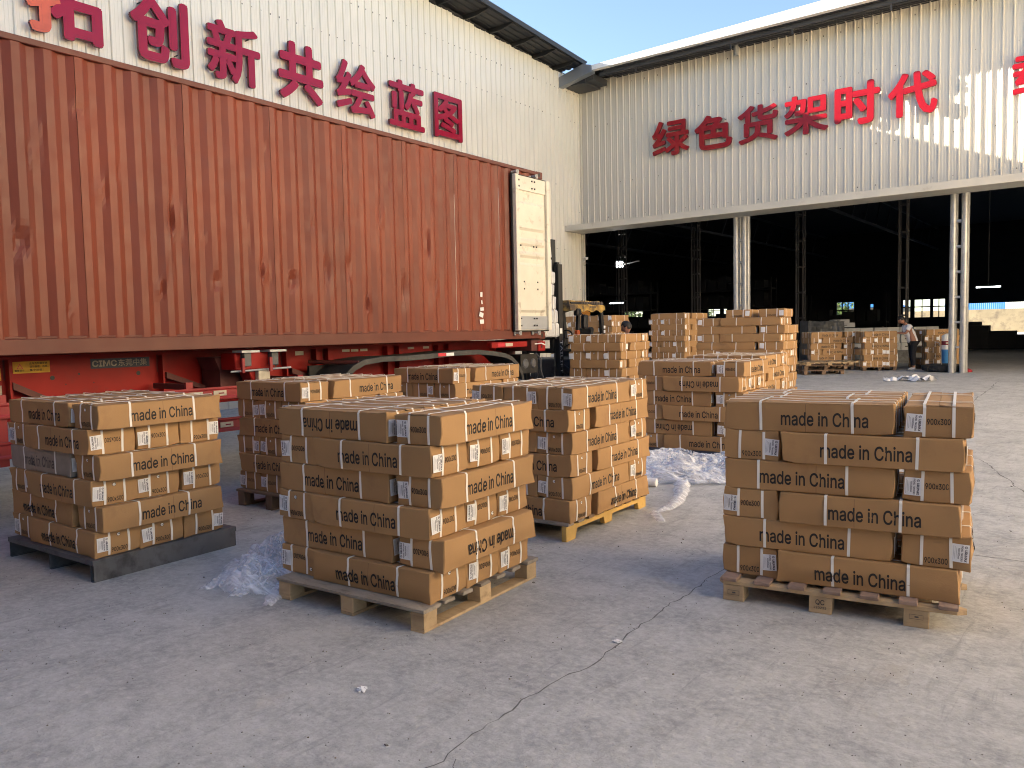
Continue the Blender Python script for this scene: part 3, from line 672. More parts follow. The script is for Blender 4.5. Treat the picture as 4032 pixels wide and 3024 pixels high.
for y_, r_ in ((3.84, .023), (4.76, .024), (4.11, .011), (3.97, .006), (4.26, .006), (6.62, .022), (6.55, .01), (9.0, .01), (2.6, .03)):
    m = MB(); z_ = {3.84: 1.298, 4.76: 1.30, 4.11: 1.325, 3.97: 1.223, 4.26: 1.223, 6.62: 1.303, 6.55: 1.43, 9.0: 1.43, 2.6: 1.25}[y_]
    m.prism([(y_ + r_ * cos(t), z_ + r_ * sin(t)) for t in [2 * pi * q / 16 for q in range(16)]], WX, WX + .002, 'yz'); T('web_hole', m, 'black')
# twist lock outrigger bracket
br = empty('twist_lock_bracket', (0, 5.82, 0)); br.parent = trl
m = MB(); m.box(-.36, -.08, -.30, .26, 1.30, 1.50); m.prism([(-.12, 1.30), (.14, 1.30), (.08, 1.12), (-.04, 1.12)], -.30, -.10, 'yz'); T('bracket_body', m, 'trl', parent=br, bevel=.01)
for y_ in (-.18, .20):
    m = MB(); m.box(-.12, .06, y_ - .12, y_ + .12, 1.50, 1.525); T('lock_plate', m, 'galv', parent=br)
    m = MB(); m.box(-.08, .0, y_ - .05, y_ + .05, 1.34, 1.50); T('lock_body', m, 'steel_grey', parent=br, bevel=.008)
    m = MB(); m.box(.0, .03, y_ - .10, y_ - .06, 1.27, 1.44); T('lock_handle', m, 'trl_rail', parent=br, bevel=.004)
m = MB(); m.tube([(-.05, -.38, 1.285), (-.05, .46, 1.30)], .012, 8); T('lock_rod', m, 'galv', parent=br)
m = MB(); m.box(-.10, -.03, -.02, .14, 1.14, 1.28); T('lock_box', m, 'ivory', parent=br, bevel=.006)
# side guard rails
for (y0, y1) in ((-.2, 6.62),):
    for (z0, z1) in ((.99, 1.13), (.62, .775)):
        m = MB(); m.prism([(-.02, z0), (.012, z0), (.012, z0 + .02), (.0, z0 + .035), (.0, z1 - .035), (.012, z1 - .02), (.012, z1), (-.02, z1)], y0, y1); T('guard_rail', m, 'trl_rail')
    for y_ in (.2, 3.05, 4.9, 6.4):
        m = MB(); m.box(-.06, -.02, y_ - .04, y_ + .04, .55, 1.2); T('guard_post', m, 'trl_rail'); m = MB(); m.box(WX + .1, -.06, y_ - .03, y_ + .03, 1.12, 1.18); T('guard_bracket', m, 'trl_dark')
for (y_, z_, w_, h_) in [(4.95, 1.06, .17, .06), (5.25, 1.06, .16, .06), (5.32, .70, .16, .055), (4.6, .70, .16, .055), (2.9, 1.06, .15, .05), (6.1, 1.06, .16, .06)]:
    m = MB(); m.box(.0, .0135, y_ - w_ / 2, y_ + w_ / 2, z_ - h_ / 2, z_ + h_ / 2); o = T('reflector_sticker', m, 'ivory')
    m = MB(); m.box(.0136, .0142, y_ - .02, y_ + .05, z_ - .008, z_ + .006); T('sticker_mark', m, 'maroon', parent=o, fixn=False)
# plates on the web
def plate(y0, y1, z0, z1, mt, items, x=WX + .0015, ink='ink'):
    m = MB(); m.box(x, x + .002, y0, y1, z0, z1); o = T('plate', m, mt)
    for (body, cy, cz, w_, h_, of, k_) in items:
        V, F = text_vf(body, w_, h_, offset=of); m = MB(); m.add((V, F), lambda p: Vector((x + .0032, cy + p.x, cz + p.y))); T('lettering', m, k_, parent=o, fixn=False)
plate(4.235, 4.895, 1.372, 1.478, 'navy', [('CIMC', 4.385, 1.425, .27, .070, .03, 'ivory'), ('东莞中集', 4.70, 1.427, .33, .078, .012, 'ivory')])
plate(3.47, 3.82, 1.36, 1.478, 'yellow', [('此车为标载车辆', 3.71, 1.458, .17, .024, .01, 'ink'), ('请勿偏载、超载、', 3.715, 1.425, .18, .024, .01, 'ink'), ('集中装载！', 3.69, 1.390, .13, .024, .01, 'ink'), ('重要提示', 3.53, 1.388, .09, .022, .01, 'ink')])
m = MB(); c_ = (3.535, 1.425); m.prism([(c_[0] - .03, c_[1] - .02), (c_[0] + .03, c_[1] - .02), (c_[0], c_[1] + .032)], WX + .0035, WX + .005, 'yz'); m.m = 1; m.prism([(c_[0] - .02, c_[1] - .015), (c_[0] + .02, c_[1] - .015), (c_[0], c_[1] + .02)], WX + .005, WX + .006, 'yz'); T('warning_triangle', m, ['refl_red', 'yellow'])
m = MB(); m.box(WX + .0015, WX + .0035, 3.1, 3.36, 1.30, 1.42); T('plate', m, 'yellow'); m = MB(); m.box(WX + .0015, WX + .0035, 3.1, 3.36, 1.14, 1.25); T('plate', m, 'ivory')
m = MB(); m.box(WX + .0015, WX + .0035, 6.95, 7.09, 1.42, 1.475); T('plate', m, 'ivory')
for y_ in (7.85, 8.2, 9.2, 9.55, 8.02): m = MB(); m.box(WX + .0015, WX + .0035, y_ - .07, y_ + .07, 1.44, 1.475); T('reflector_sticker', m, 'ivory')
# wheels and mudguard
def wheel(y_):
    w = empty('wheel', (-.22, y_, .53)); w.parent = trl
    m = MB(); m.lathe([(.29, -.14), (.42, -.15), (.505, -.12), (.525, -.06), (.525, .06), (.505, .12), (.42, .15), (.29, .14)], 40, 'x')
    o = obj('tyre', m.mesh('tyre', 'rubber', smooth=True), w)
    m = MB()
    for q in range(48):
        t_ = 2 * pi * q / 48; R = Matrix.Rotation(t_, 3, 'X')
        m.box(-.12, .12, -.012, .012, .522, .533, R, Vector((0, 0, 0)))
    obj('tread', m.mesh('tread', 'rubber'), w)
    m = MB(); m.lathe([(.29, .13), (.27, .04), (.15, .0), (.14, .07), (0.001, .08)], 32, 'x'); m.lathe([(.29, -.13), (.27, -.1), (.001, -.1)], 32, 'x'); obj('rim', m.mesh('rim', 'trl_dark', smooth=True), w)
    m = MB(); m.lathe([(.29, -.46), (.5, -.45), (.525, -.37), (.525, -.26), (.505, -.19), (.29, -.17)], 32, 'x'); obj('inner_tyre', m.mesh('inner_tyre', 'rubber', smooth=True), w)
for y_ in (7.95, 9.27, 10.55): wheel(y_)
for y_ in (7.95, 9.27, 10.55): m = MB(); m.tube([(-2.2, y_, .53), (-.3, y_, .53)], .07, 12); T('axle', m, 'trl_dark')
prof = [(7.02, 1.02), (7.10, 1.16), (7.25, 1.27), (7.45, 1.345), (7.8, 1.375), (8.3, 1.37), (8.9, 1.385), (9.35, 1.405), (9.9, 1.405), (10.3, 1.37), (10.6, 1.33), (10.8, 1.27), (10.98, 1.15), (11.1, 1.0), (11.16, .80), (11.18, .55)]
m = MB()
for (a, b) in zip(prof[:-1], prof[1:]):
    (ya, za), (yb_, zb2) = a, b
    for x0, x1, dz in ((-.60, .0, 0),): m.quad((x0, ya, za), (x1, ya, za), (x1, yb_, zb2), (x0, yb_, zb2))
    d_ = Vector((yb_ - ya, zb2 - za)).normalized(); nx, nz_ = -d_.y, d_.x
    m.quad((0.0, ya, za), (0.0, yb_, zb2), (.008, yb_ - nx * .07, zb2 - nz_ * .07), (.008, ya - nx * .07, za - nz_ * .07))
    m.quad((.008, ya - nx * .07, za - nz_ * .07), (.008, yb_ - nx * .07, zb2 - nz_ * .07), (-.03, yb_ - nx * .075, zb2 - nz_ * .075), (-.03, ya - nx * .075, za - nz_ * .075))
T('mudguard', m, 'fender')
for y_, c_ in ((9.02, 'refl_red'), (9.20, 'white')): m = MB(); m.box(.004, .0125, y_ - .09, y_ + .09, 1.335, 1.382); T('reflective_tape', m, c_)
m = MB(); m.tube([(-.7, 7.1, 1.33), (-.03, 7.38, 1.31)], .028, 10); T('mudguard_stay', m, 'trl_dark')
m = MB(); m.box(-.62, -.58, 7.0, 7.45, .75, 1.28); T('mud_flap', m, 'rubber')
# rear end
m = MB(); m.box(-2.40, -.02, 11.40, 11.78, 1.34, 1.53); T('rear_cross_beam', m, 'trl_dark', bevel=.008)
m = MB(); m.box(-.22, .004, 11.58, 11.80, 1.335, 1.50); T('rear_bolster', m, 'trl', bevel=.008)
m = MB(); m.box(.0045, .007, 11.66, 11.70, 1.39, 1.43); T('bolster_hole', m, 'black')
m = MB(); m.box(-.10, .0, 10.25, 11.25, 1.42, 1.515); T('side_rail', m, 'trl', bevel=.006)
for y_, mt in ((10.5, 'refl_red'), (10.72, 'ivory')): m = MB(); m.box(.001, .004, y_ - .10, y_ + .10, 1.44, 1.495); T('reflective_tape', m, mt)
lt = empty('rear_lamp_panel', (-.35, 11.35, 0)); lt.parent = trl
m = MB(); m.box(-.1, .2, -.10, .42, .95, 1.28); T('panel', m, 'black', parent=lt)
for y_ in (.05, .28):
    m = MB(); m.lathe([(.001, .215), (.07, .215), (.085, .20)], 20, 'x', (0, y_, 1.12)); T('lamp', m, 'steel_grey', parent=lt)
m = MB(); m.tube([(.0, 11.5, 1.3), (.02, 11.62, 1.2), (.03, 11.6, 1.0), (.02, 11.7, .85)], .012, 6); T('air_hose', m, 'steel_grey')
m = MB(); m.tube([(-.02, 11.5, 1.46), (.04, 11.62, 1.47), (.05, 11.72, 1.44)], .012, 6); T('lock_handle', m, 'white')
m = MB(); m.box(-2.3, -.1, 11.72, 11.80, .50, .62); T('underrun_bar', m, 'trl_rail'); m = MB(); m.box(-.75, -.65, 11.5, 11.78, .6, 1.34); m.box(-1.8, -1.7, 11.5, 11.78, .6, 1.34); T('underrun_post', m, 'trl_dark')
for x_ in (-.62, -1.85):
    m = MB(); m.box(x_ - .07, x_ + .07, 1.0, 1.14, .05, 1.3); T('landing_leg', m, 'trl_dark'); m = MB(); m.box(x_ - .14, x_ + .14, .93, 1.21, .0, .05); T('landing_foot', m, 'steel_grey')
# ------------------------------------------------------------------ cardboard boxes
BL, BW, BH = .95, .335, .1795
VAR = {0: dict(st=(.225, .725), tx=.235, amp=(.004, .003)), 1: dict(st=(.216, .73), tx=.340, amp=(.003, .004)), 2: dict(st=(.245, .72), tx=.22, amp=(.005, .003)),
       3: dict(st=(.20, .70), tx=.212, amp=(.002, .006)), 4: dict(st=(.264, .657), tx=.285, amp=(.004, .005)), 5: dict(st=(.307, .703), tx=.215, amp=(.013, .010)), 6: dict(st=(.235, .735), tx=.25, amp=(-.004, .003))}
EY = (.095, .238)     # strap positions across the width
_bx = {}
MT['seam'] = mat('dark_board_seam', (.17, .10, .055), .9, var=.1)  # thin darker line along the board joint
def disp(v, L, W, H, p):
    """outward bulge of the faces of a box; zero on its edges"""
    x, y, z = p; A = VAR[v]['amp']; o = Vector((0, 0, 0)); e = 1e-4
    wx = max(0, sin(pi * min(1, max(0, x / L)))); wy = max(0, sin(pi * min(1, max(0, y / W)))); wz = max(0, sin(pi * min(1, max(0, z / H))))
    n_ = noise.noise(Vector((x * 5 + v * 7, y * 6, z * 7))) * .014
    if y <= e or y >= W - e:
        a = A[0] * (wx ** .6) * (wz ** .8) + n_ * wx * wz
        if v == 5: a = .022 * wz * max(0, 1 - abs(z / H - .42) / .42) * (.6 + .4 * sin(9 * x)) * (wx ** .3) + n_ * wx * wz
        o.y = -a if y <= e else a
    if x <= e or x >= L - e:
        a = A[1] * (wy ** .6) * (wz ** .8) + n_ * wy * wz
        o.x = -a if x <= e else a
    if z >= H - e: o.z = (-.004 + n_) * wx * wy
    return o
def box_body(v, L, W, H, mt):
    key = ('b', v, L, W, H, mt)
    if key in _bx: return _bx[key]
    bm = bmesh.new(); bmesh.ops.create_cube(bm, size=1)
    for q in bm.verts: q.co = Vector(((q.co.x + .5) * L, (q.co.y + .5) * W, (q.co.z + .5) * H))
    bmesh.ops.bevel(bm, geom=list(bm.edges), offset=.0045, segments=1, affect='EDGES')
    def cut(co, no): bmesh.ops.bisect_plane(bm, geom=list(bm.verts) + list(bm.edges) + list(bm.faces), plane_co=co, plane_no=no)
    for k in range(1, 12): cut((L * k / 12, 0, 0), (1, 0, 0))
    for k in range(1, 5): cut((0, W * k / 5, 0), (0, 1, 0))
    for k in range(1, 5): cut((0, 0, H * k / 5), (0, 0, 1))
    for q in bm.verts: q.co += disp(v, L, W, H, q.co)
    rj = random.Random(v * 13 + 1)
    for cx_ in (0, L):      # slightly blunted, uneven corners
        for cy_ in (0, W):
            for cz_ in (0, H):
                s_ = Vector((rj.uniform(-1, 1), rj.uniform(-1, 1), rj.uniform(-1, 1))) * .014
                for q in bm.verts:
                    d_ = (q.co - Vector((cx_, cy_, cz_))).length
                    if d_ < .07: q.co += s_ * (1 - d_ / .07)
    me = bpy.data.meshes.new('box'); bm.to_mesh(me); bm.free(); me.materials.append(MT[mt])
    for p in me.polygons: p.use_smooth = True
    me.set_sharp_from_angle(angle=radians(30)); _bx[key] = me; return me
def ring(v, L, W, H, kind, pos, top=.0045):
    key = ('r', v, L, W, H, kind, pos, top)
    if key in _bx: return _bx[key]
    hw, th = .0078, .0030; path = []; rj = random.Random(hash((v, kind, round(pos * 1000))) % 9999); sk = rj.uniform(-.006, .006)
    if kind == 'x':      # around the girth, in the YZ plane at x = pos
        seq = [((pos, 0, H * t), (0, -1, 0)) for t in (.04, .25, .5, .75, .96)] + [((pos, W * t, H), (0, 0, 1)) for t in (.02, .2, .4, .6, .8, .98)] + [((pos, W, H * t), (0, 1, 0)) for t in (.96, .75, .5, .25, .04)] + [((pos, W * t, 0), (0, 0, -1)) for t in (.98, .02)]
        side = Vector((1, 0, 0))
    else:
        seq = [((0, pos, H * t), (-1, 0, 0)) for t in (.04, .25, .5, .75, .96)] + [((L * t, pos, H), (0, 0, 1)) for t in (.008, .1, .25, .5, .75, .9, .992)] + [((L, pos, H * t), (1, 0, 0)) for t in (.96, .75, .5, .25, .04)] + [((L * t, pos, 0), (0, 0, -1)) for t in (.99, .01)]
        side = Vector((0, 1, 0))
    m = MB(); pr = []
    for (p, nn) in seq:
        p = Vector(p); nn = Vector(nn); off = (top if nn.z > 0 else th) if nn.z >= 0 else 0.0008
        q = p + disp(v, L, W, H, p) + nn * off
        if nn.z == 0: q += side * sk * (q.z / H - .5)
        pr.append((q - side * hw, q + side * hw, nn))
    pr.append(pr[0])
    for a, b in zip(pr[:-1], pr[1:]):
        m.quad(a[0], a[1], b[1], b[0])
        m.quad(a[0], b[0], b[0] - (b[2] * .002), a[0] - (a[2] * .002)); m.quad(a[1], a[1] - a[2] * .002, b[1] - b[2] * .002, b[1])
    me = m.mesh('strap', 'strap', fixn=False); _bx[key] = me; return me
def face_print(v, L, W, H, face, body, cu, cz, w, h, flip, off, mt, lift=.0016):
    """print on the long front face (y=0), right end (x=L) or left end (x=0); cu is measured from the left as seen"""
    key = ('p', v, L, W, H, face, body, round(cu, 3), round(cz, 3), w, h, flip, mt, lift)
    if key in _bx: return _bx[key]
    V, F = text_vf(body, w, h, offset=off); m = MB(); s_ = -1 if flip else 1
    def fn(p):
        u, z = cu + p.x * s_, cz + p.y * s_
        if face == 'f': q = Vector((u, 0, z)); n_ = Vector((0, -1, 0))
        elif face == 'r': q = Vector((L, u, z)); n_ = Vector((1, 0, 0))
        else: q = Vector((0, W - u, z)); n_ = Vector((-1, 0, 0))
        return q + disp(v, L, W, H, q) + n_ * (lift + p.z)
    m.add((V, F), fn); me = m.mesh('printed_words', mt, fixn=False); _bx[key] = me; return me
_lb = {}
def label_meshes():
    if _lb: return _lb
    m = MB(); n_ = 6
    for k in range(n_):
        a, b = -.042 + .084 * k / n_, -.042 + .084 * (k + 1) / n_; f = lambda u: -.0012 - .0012 * cos(u * 60)
        m.quad((a, f(a), -.05), (b, f(b), -.05), (b, f(b), .05), (a, f(a), .05))
    _lb['paper'] = m.mesh('shipping_label', 'label', fixn=False)
    m = MB(); R = lambda p, cx_, cy_: Vector((cx_ + p.y, -.0034, cy_ - p.x))    # turned to read downwards
    for body, cx_, cy_, w, h, of in [('URUMAX', .026, -.012, .066, .0135, .035), ('PAINEL TRASEIRO', .007, .0, .088, .010, .02), ('900X300mm', -.008, -.002, .060, .010, .02), ]:
        V, F = text_vf(body, w, h, offset=of); m.add((V, F), lambda p: R(p, cx_, cy_))
    for cx_, w_ in ((-.020, .05), (-.027, .064), (-.034, .078)):
        z_ = -w_ / 2
        while z_ < w_ / 2: m.quad((cx_ - .0007, -.0034, z_), (cx_ + .0007, -.0034, z_), (cx_ + .0007, -.0034, z_ + .004), (cx_ - .0007, -.0034, z_ + .004)); z_ += .0062
    rr_ = [(.0075, .0055), (.0042, .0022)]
    for ro, ri in rr_:
        for k in range(14):
            if k in (4, 11) : continue
            a, b = 2 * pi * k / 14, 2 * pi * (k + 1) / 14
            m.quad(*[(.026 + r_ * cos(t), -.0034, .0355 + r_ * sin(t)) for r_, t in ((ro, a), (ro, b), (ri, b), (ri, a))])
    _lb['print'] = m.mesh('label_print', 'labelink', fixn=False)
    m = MB(); pts = [(.0115 * cos(2 * pi * k / 12), -.0022, .0105 * sin(2 * pi * k / 12)) for k in range(12)]; m.quad(*pts); m.m = 1
    m.quad(*[(.0135 * cos(2 * pi * k / 12), -.0016, .0125 * sin(2 * pi * k / 12)) for k in range(12)]); m.quad((-.004, -.0026, -.001), (.011, -.0026, -.002), (.011, -.0026, .003), (-.004, -.0026, .0025))
    _lb['hole'] = m.mesh('hand_hole', ['hole', 'ink'], fixn=False)
    return _lb
def put(me, name, parent, face, L, W, u, z, tilt=0.0, lift=.0, v=0, H=BH):
    if face == 'f': loc, rz = (u, -lift, z), 0
    elif face == 'r': loc, rz = (L + lift, u, z), pi / 2
    else: loc, rz = (-lift, W - u, z), -pi / 2
    q = Vector((u, 0, z)) if face == 'f' else Vector((L, u, z)) if face == 'r' else Vector((0, W - u, z))
    d = disp(v, L, W, H, q); loc = tuple(Vector(loc) + d)
    o = obj(name, me, parent, loc); o.rotation_euler = (Matrix.Rotation(rz, 3, 'Z') @ Matrix.Rotation(tilt, 3, 'Y')).to_euler(); return o
def end_face(o, v, L, W, H, face, style, rj, words=True, detail=2, k=1.0):
    """what stands on a box end: style 0 label left + number, 1 label left + low number + hole, 2 label right, 3 upside-down number, 4 no label, 5 upside-down with low hole"""
    LB = label_meshes(); lift = .0035
    def lab(u, z, tilt):
        p = put(LB['paper'], 'shipping_label', o, face, L, W, u, z, tilt, lift, v, H); p.scale = (k, 1, k)
        if detail > 1: obj('label_print', LB['print'], p)
    t = rj.uniform(-.08, .08); sc = W / BW
    if style in (0, 1): lab(.049 * sc, H * rj.uniform(.46, .54), t)
    elif style == 2: lab(W - .049, H * rj.uniform(.44, .55), t)
    elif style in (3, 5): lab(.049 * sc, H * .52, pi + t)
    if words:
        zc_ = {0: .52, 1: .22, 2: .22, 3: .56, 4: .22, 5: .62}[style] * H
        obj('printed_number', face_print(v, L, W, H, face, '900x300', .168 * sc, zc_, .114 * sc, .033, style in (3, 5), .012, 'ink'), o)
    if style in (1, 4) and detail: put(LB['hole'], 'hand_hole', o, face, L, W, .163 * sc, H * .80, 0, .0, v, H)
    if style in (5,) and detail: put(LB['hole'], 'hand_hole', o, face, L, W, .275 * sc, H * .24, 0, .0, v, H)
def flap_meshes():
    if 'f0' in _bx: return
    for q in range(3):
        for side in (0, 1):
            rj = random.Random(q * 2 + side); m = MB(); nx, ny = 16, 3
            P = {}
            for i in range(nx + 1):
                for j in range(ny + 1):
                    x = BL * i / nx; y = (BW / 2 - .002) * j / ny
                    lift = (.0015 + .006 * (j / ny) ** 2 * (.6 + .8 * noise.noise(Vector((x * 4, q * 5, side * 3)))) + (.007 * (abs(2 * i / nx - 1) ** 4) * rj.uniform(.2, 1) * (j / ny)))
                    if i in (0, nx): x += rj.uniform(-.004, .004)
                    yy_ = y if side == 0 else BW - y
                    P[i, j] = Vector((x, yy_, lift))
            for i in range(nx):
                for j in range(ny):
                    a, b, c, d = P[i, j], P[i + 1, j], P[i + 1, j + 1], P[i, j + 1]; m.m = 0; m.quad(a, b, c, d)
            m.m = 1
            for i in range(nx):
                a, b = P[i, ny], P[i + 1, ny]; m.quad(a, b, b - Vector((0, 0, .005)), a - Vector((0, 0, .005)))
            for i in (0, nx):
                for j in range(ny): a, b = P[i, j], P[i, j + 1]; m.quad(a, b, b - Vector((0, 0, .005)), a - Vector((0, 0, .005)))
            _bx['f%d' % (q * 2 + side)] = m.mesh('top_flap', ['carton', 'carton_in'], fixn=False)
_bx_count = [0]
def carton(parent_M, kind, a, b, z, v, spec, label, grp, top=False, mt='carton', L=BL, W=BW, H=BH, words=True, detail=2, jit=None, ends=True, straps=True):
    """kind Q: long side along the stack's x, P: long side along its y. a, b: distance of its near corner from the stack's corner"""
    rj = jit or random.Random(_bx_count[0]); _bx_count[0] += 1
    hb = H - (.006 if top else .0015)
    if kind == 'Q': loc = Vector((-(a + L), b, z)); rz = 0
    else: loc = Vector((-a, b, z)); rz = pi / 2
    # box frame: Q origin lower left front; P origin at (x=-a, y=b), x axis along +y, front face outward +x
    Mw = parent_M @ Matrix.Translation(loc) @ Matrix.Rotation(rz + rj.uniform(-.006, .006), 4, 'Z')
    o = bpy.data.objects.new('cardboard_box', box_body(v, L, W, round(hb, 4), mt)); COL.objects.link(o); o.matrix_world = Mw
    tag(o, label, 'box', grp)
    if straps:
        for s_ in VAR[v]['st']: obj('strap', ring(v, L, W, round(hb, 4), 'x', round(s_ * L / BL, 3), .011 if top else .003), o)
        for s_ in EY: obj('strap', ring(v, L, W, round(hb, 4), 'y', round(s_ * W / BW, 3), .013 if top else .003), o)
    if top and L == BL:
        flap_meshes(); q = rj.randrange(3)
        for side in (0, 1): obj('top_flap', _bx['f%d' % (q * 2 + side)], o, (0, 0, hb - .001))
    if words and detail > 1 and rj.random() < .55:
        key = ('seam', v, round(rj.choice((.44, .50, .56)), 2)); sx_ = key[2] * L
        if key not in _bx:
            mm = MB(); pz = [hb * t for t in (.03, .25, .5, .75, .97)]
            for z0_, z1_ in zip(pz[:-1], pz[1:]):
                q = [Vector((sx_ + dx, 0, zz)) for dx, zz in ((-.0012, z0_), (.0012, z0_), (.0012, z1_), (-.0012, z1_))]; mm.quad(*[p + disp(v, L, W, hb, p) + Vector((0, -.0011, 0)) for p in q])
            _bx[key] = mm.mesh('board_seam', 'seam', fixn=False)
        obj('board_seam', _bx[key], o)
    txt, end = spec
    if txt is not None and words:   # long face: 1 upright, -1 upside down
        hz = hb * (.47 if v != 5 else .42); t0 = VAR[v]['tx']; w_ = .470
        cu = t0 + w_ / 2 if txt > 0 else L - (t0 + w_ / 2) if t0 > .3 else t0 + w_ / 2
        obj('printed_words', face_print(v, L, W, round(hb, 4), 'f', 'made in China', cu, hz, w_ + .01, .084, txt < 0, .014, 'ink2' if mt == 'carton_grey' else 'ink', .0045 if v == 5 else .0016), o)
    if end is not None and ends: end_face(o, v, L, W, round(hb, 4), 'r' if kind == 'Q' else 'l', end, rj, words, detail)
    return o
ORD = ['top', 'second', 'third', 'fourth', 'fifth', 'sixth', 'seventh', 'eighth', 'ninth', 'tenth', 'eleventh', 'twelfth']
GR = 'strapped cardboard boxes stacked on pallets'
def stack(N, rot, zb, kind, rows, nick, start_odd=True, H=BH, L=BL, W=BW, seed=1, words=True, detail=2, tops=True, full=None, jitter=.008, keep=None, mtx=None, styles=None, off=None, straps=True, gap=.07):
    """kind 1: one end-on box at the near corner in odd layers; kind 2: three of them. rows counted from the top."""
    Mp = Matrix.Translation((N[0], N[1], 0)) @ Matrix.Rotation(radians(rot), 4, 'Z'); rj = random.Random(seed); out = []
    for r in range(rows):
        z = zb + (rows - 1 - r) * H; odd = (r % 2 == 0) == start_odd; top = (r == 0 and tops)
        ja, jb = rj.uniform(-jitter, jitter), rj.uniform(-jitter, jitter)
        if off and r in off: ja += off[r][0]; jb += off[r][1]
        if kind == 1:
            lay = [('P', 0, 0, 'right side'), ('Q', W + gap, 0, 'left front'), ('Q', W + gap, W + .005, 'left middle'), ('Q', W + gap, 2 * W + .01, 'left back')] if odd else \
                  [('Q', .045, -.035, 'right front'), ('Q', .045, W - .03, 'right middle'), ('Q', .045, 2 * W - .022, 'right back'), ('P', L + .055, 0, 'left end')]
            hid = (2, 3) if odd else ()
        else:
            lay = [('P', 0, 0, 'right'), ('P', W + .004, 0, 'middle'), ('P', 2 * W + .008, 0, 'left'), ('Q', 0, L + .03, 'back')] if odd else \
                  [('Q', .02, -.02, 'front'), ('P', .0, W + .05, 'right rear'), ('P', W + .006, W + .05, 'middle rear'), ('P', 2 * W + .012, W + .05, 'left rear')]
            hid = () if odd else (2, 3)
        for i, (kd, a, b, pos) in enumerate(lay):
            if i in hid and r > 0: continue
            if keep and not keep(r, i): continue
            v = rj.choice((0, 1, 2, 3, 4, 6)); v = 5 if (r >= rows - 2 and rj.random() < .55) else v
            txt = 1 if rj.random() < .8 else -1; en = rj.choice((0, 1, 1, 2, 3, 4)); mt = 'carton'
            if styles and (r, i) in styles:
                st = styles[(r, i)]; v = st.get('v', v); txt = st.get('t', txt); en = st.get('e', en); mt = st.get('m', mt)
            lab = '%s box in %s layer down, %s' % (pos, ORD[r], nick) if r else '%s box on top, %s' % (pos, nick)
            if mt == 'carton_grey': lab = 'faded grey box in the third layer of the stack on a grey metal pallet'
            f = detail if (full is None or full(r, i)) else 0
            out.append(carton(Mp, kd, a + ja + rj.uniform(-.004, .004), b + jb + rj.uniform(-.004, .004), z, v, (txt, en if f or i not in hid else None), lab, GR, top, mt, L, W, H, words, f, straps=straps))
    return out
S = lambda **k: k
C_ST = {(0, 0): S(v=0, t=1, e=0), (0, 1): S(v=0, t=-1), (1, 0): S(v=2, t=1, e=0), (1, 1): S(e=0), (1, 2): S(e=3), (1, 3): S(v=3, e=3), (2, 0): S(v=0, t=1, e=0), (2, 1): S(v=0, t=1), (3, 0): S(v=2, t=1, e=0), (3, 1): S(e=5), (3, 2): S(e=0), (3, 3): S(v=3, e=1), (4, 0): S(v=5, t=-1, e=3), (4, 1): S(v=0, t=1), (5, 0): S(v=5, t=1, e=4), (5, 1): S(e=3), (5, 2): S(e=0), (5, 3): S(v=6, e=5)}
stack((-3.025, 3.284), 3.9, .138, 1, 6, 'front centre stack', seed=11, styles=C_ST, off={3: (.02, 0), 5: (.015, -.01), 4: (-.01, 0)})
R_ST = {(0, 0): S(e=0, v=0), (0, 1): S(v=1, t=1), (1, 0): S(v=2, t=1), (1, 3): S(e=2, v=3), (2, 0): S(e=0), (2, 1): S(v=3, t=1), (3, 0): S(v=4, t=1), (3, 3): S(e=0, v=3), (4, 0): S(e=2), (4, 1): S(v=2, t=1), (5, 0): S(v=5, t=1), (5, 3): S(e=2, v=6)}
stack((-.633, 4.885), 7.8, .146, 1, 6, 'front right stack', seed=12, gap=.045, styles=R_ST, off={5: (.01, .0)})
L_ST = {(0, 0): S(e=4, v=0, t=1), (0, 1): S(v=1, t=1), (1, 0): S(v=1, t=1, e=3), (1, 1): S(e=0), (1, 2): S(e=2), (2, 0): S(v=0, t=1, e=4), (2, 1): S(v=0, t=1, m='carton_grey'), (3, 0): S(v=2, t=1, e=1), (3, 1): S(e=1), (3, 2): S(e=0), (4, 0): S(v=4, t=1, e=4), (4, 1): S(v=5, t=1), (5, 0): S(v=5, t=1, e=1), (5, 1): S(e=1), (5, 2): S(e=2)}
stack((-5.589, 2.605), 2.15, .154, 1, 6, 'stack on the grey metal pallet', seed=13, styles=L_ST, off={1: (.03, 0), 3: (.03, 0), 5: (.03, 0)})
D_ST = {(0, 0): S(v=0, t=1, e=2), (0, 3): S(e=1), (1, 0): S(v=1, t=1, e=4), (1, 1): S(v=0, t=1), (2, 0): S(v=0, t=1, e=1), (2, 3): S(e=1), (3, 0): S(v=1, e=4), (3, 1): S(v=0, t=1), (4, 0): S(v=4, t=1, e=1), (5, 0): S(v=5, e=4), (5, 1): S(v=5, t=1)}
stack((-3.433, 5.247), 2.1, .148, 2, 6, 'stack on a yellow wooden pallet', seed=14, styles=D_ST)
stack((-6.034, 4.698), 2.5, .165, 2, 6, 'stack by the trailer guard rails', start_odd=False, seed=15, styles={(0, 0): S(v=0, t=1, e=0), (0, 1): S(v=1, t=1)})
stack((-6.316, 7.129), 2.4, .175, 2, 6, 'stack beside the trailer wheels', start_odd=False, seed=16, styles={(0, 0): S(v=0, t=1, e=0), (0, 1): S(v=1, t=1)})
stack((-3.507, 9.03), 3.5, .195, 1, 6, 'stack behind the heap of white film', seed=17, styles={(0, 1): S(v=1, t=1), (0, 0): S(v=0, t=1, e=0), (1, 0): S(v=2, t=-1), (2, 1): S(v=0, t=1), (3, 0): S(v=2, t=1), (4, 1): S(v=0, t=-1), (5, 0): S(v=1, t=1)})
stack((-3.842, 10.411), 2.2, .215, 2, 6, 'second stack beyond the film heap', seed=18, keep=lambda r, i: True)
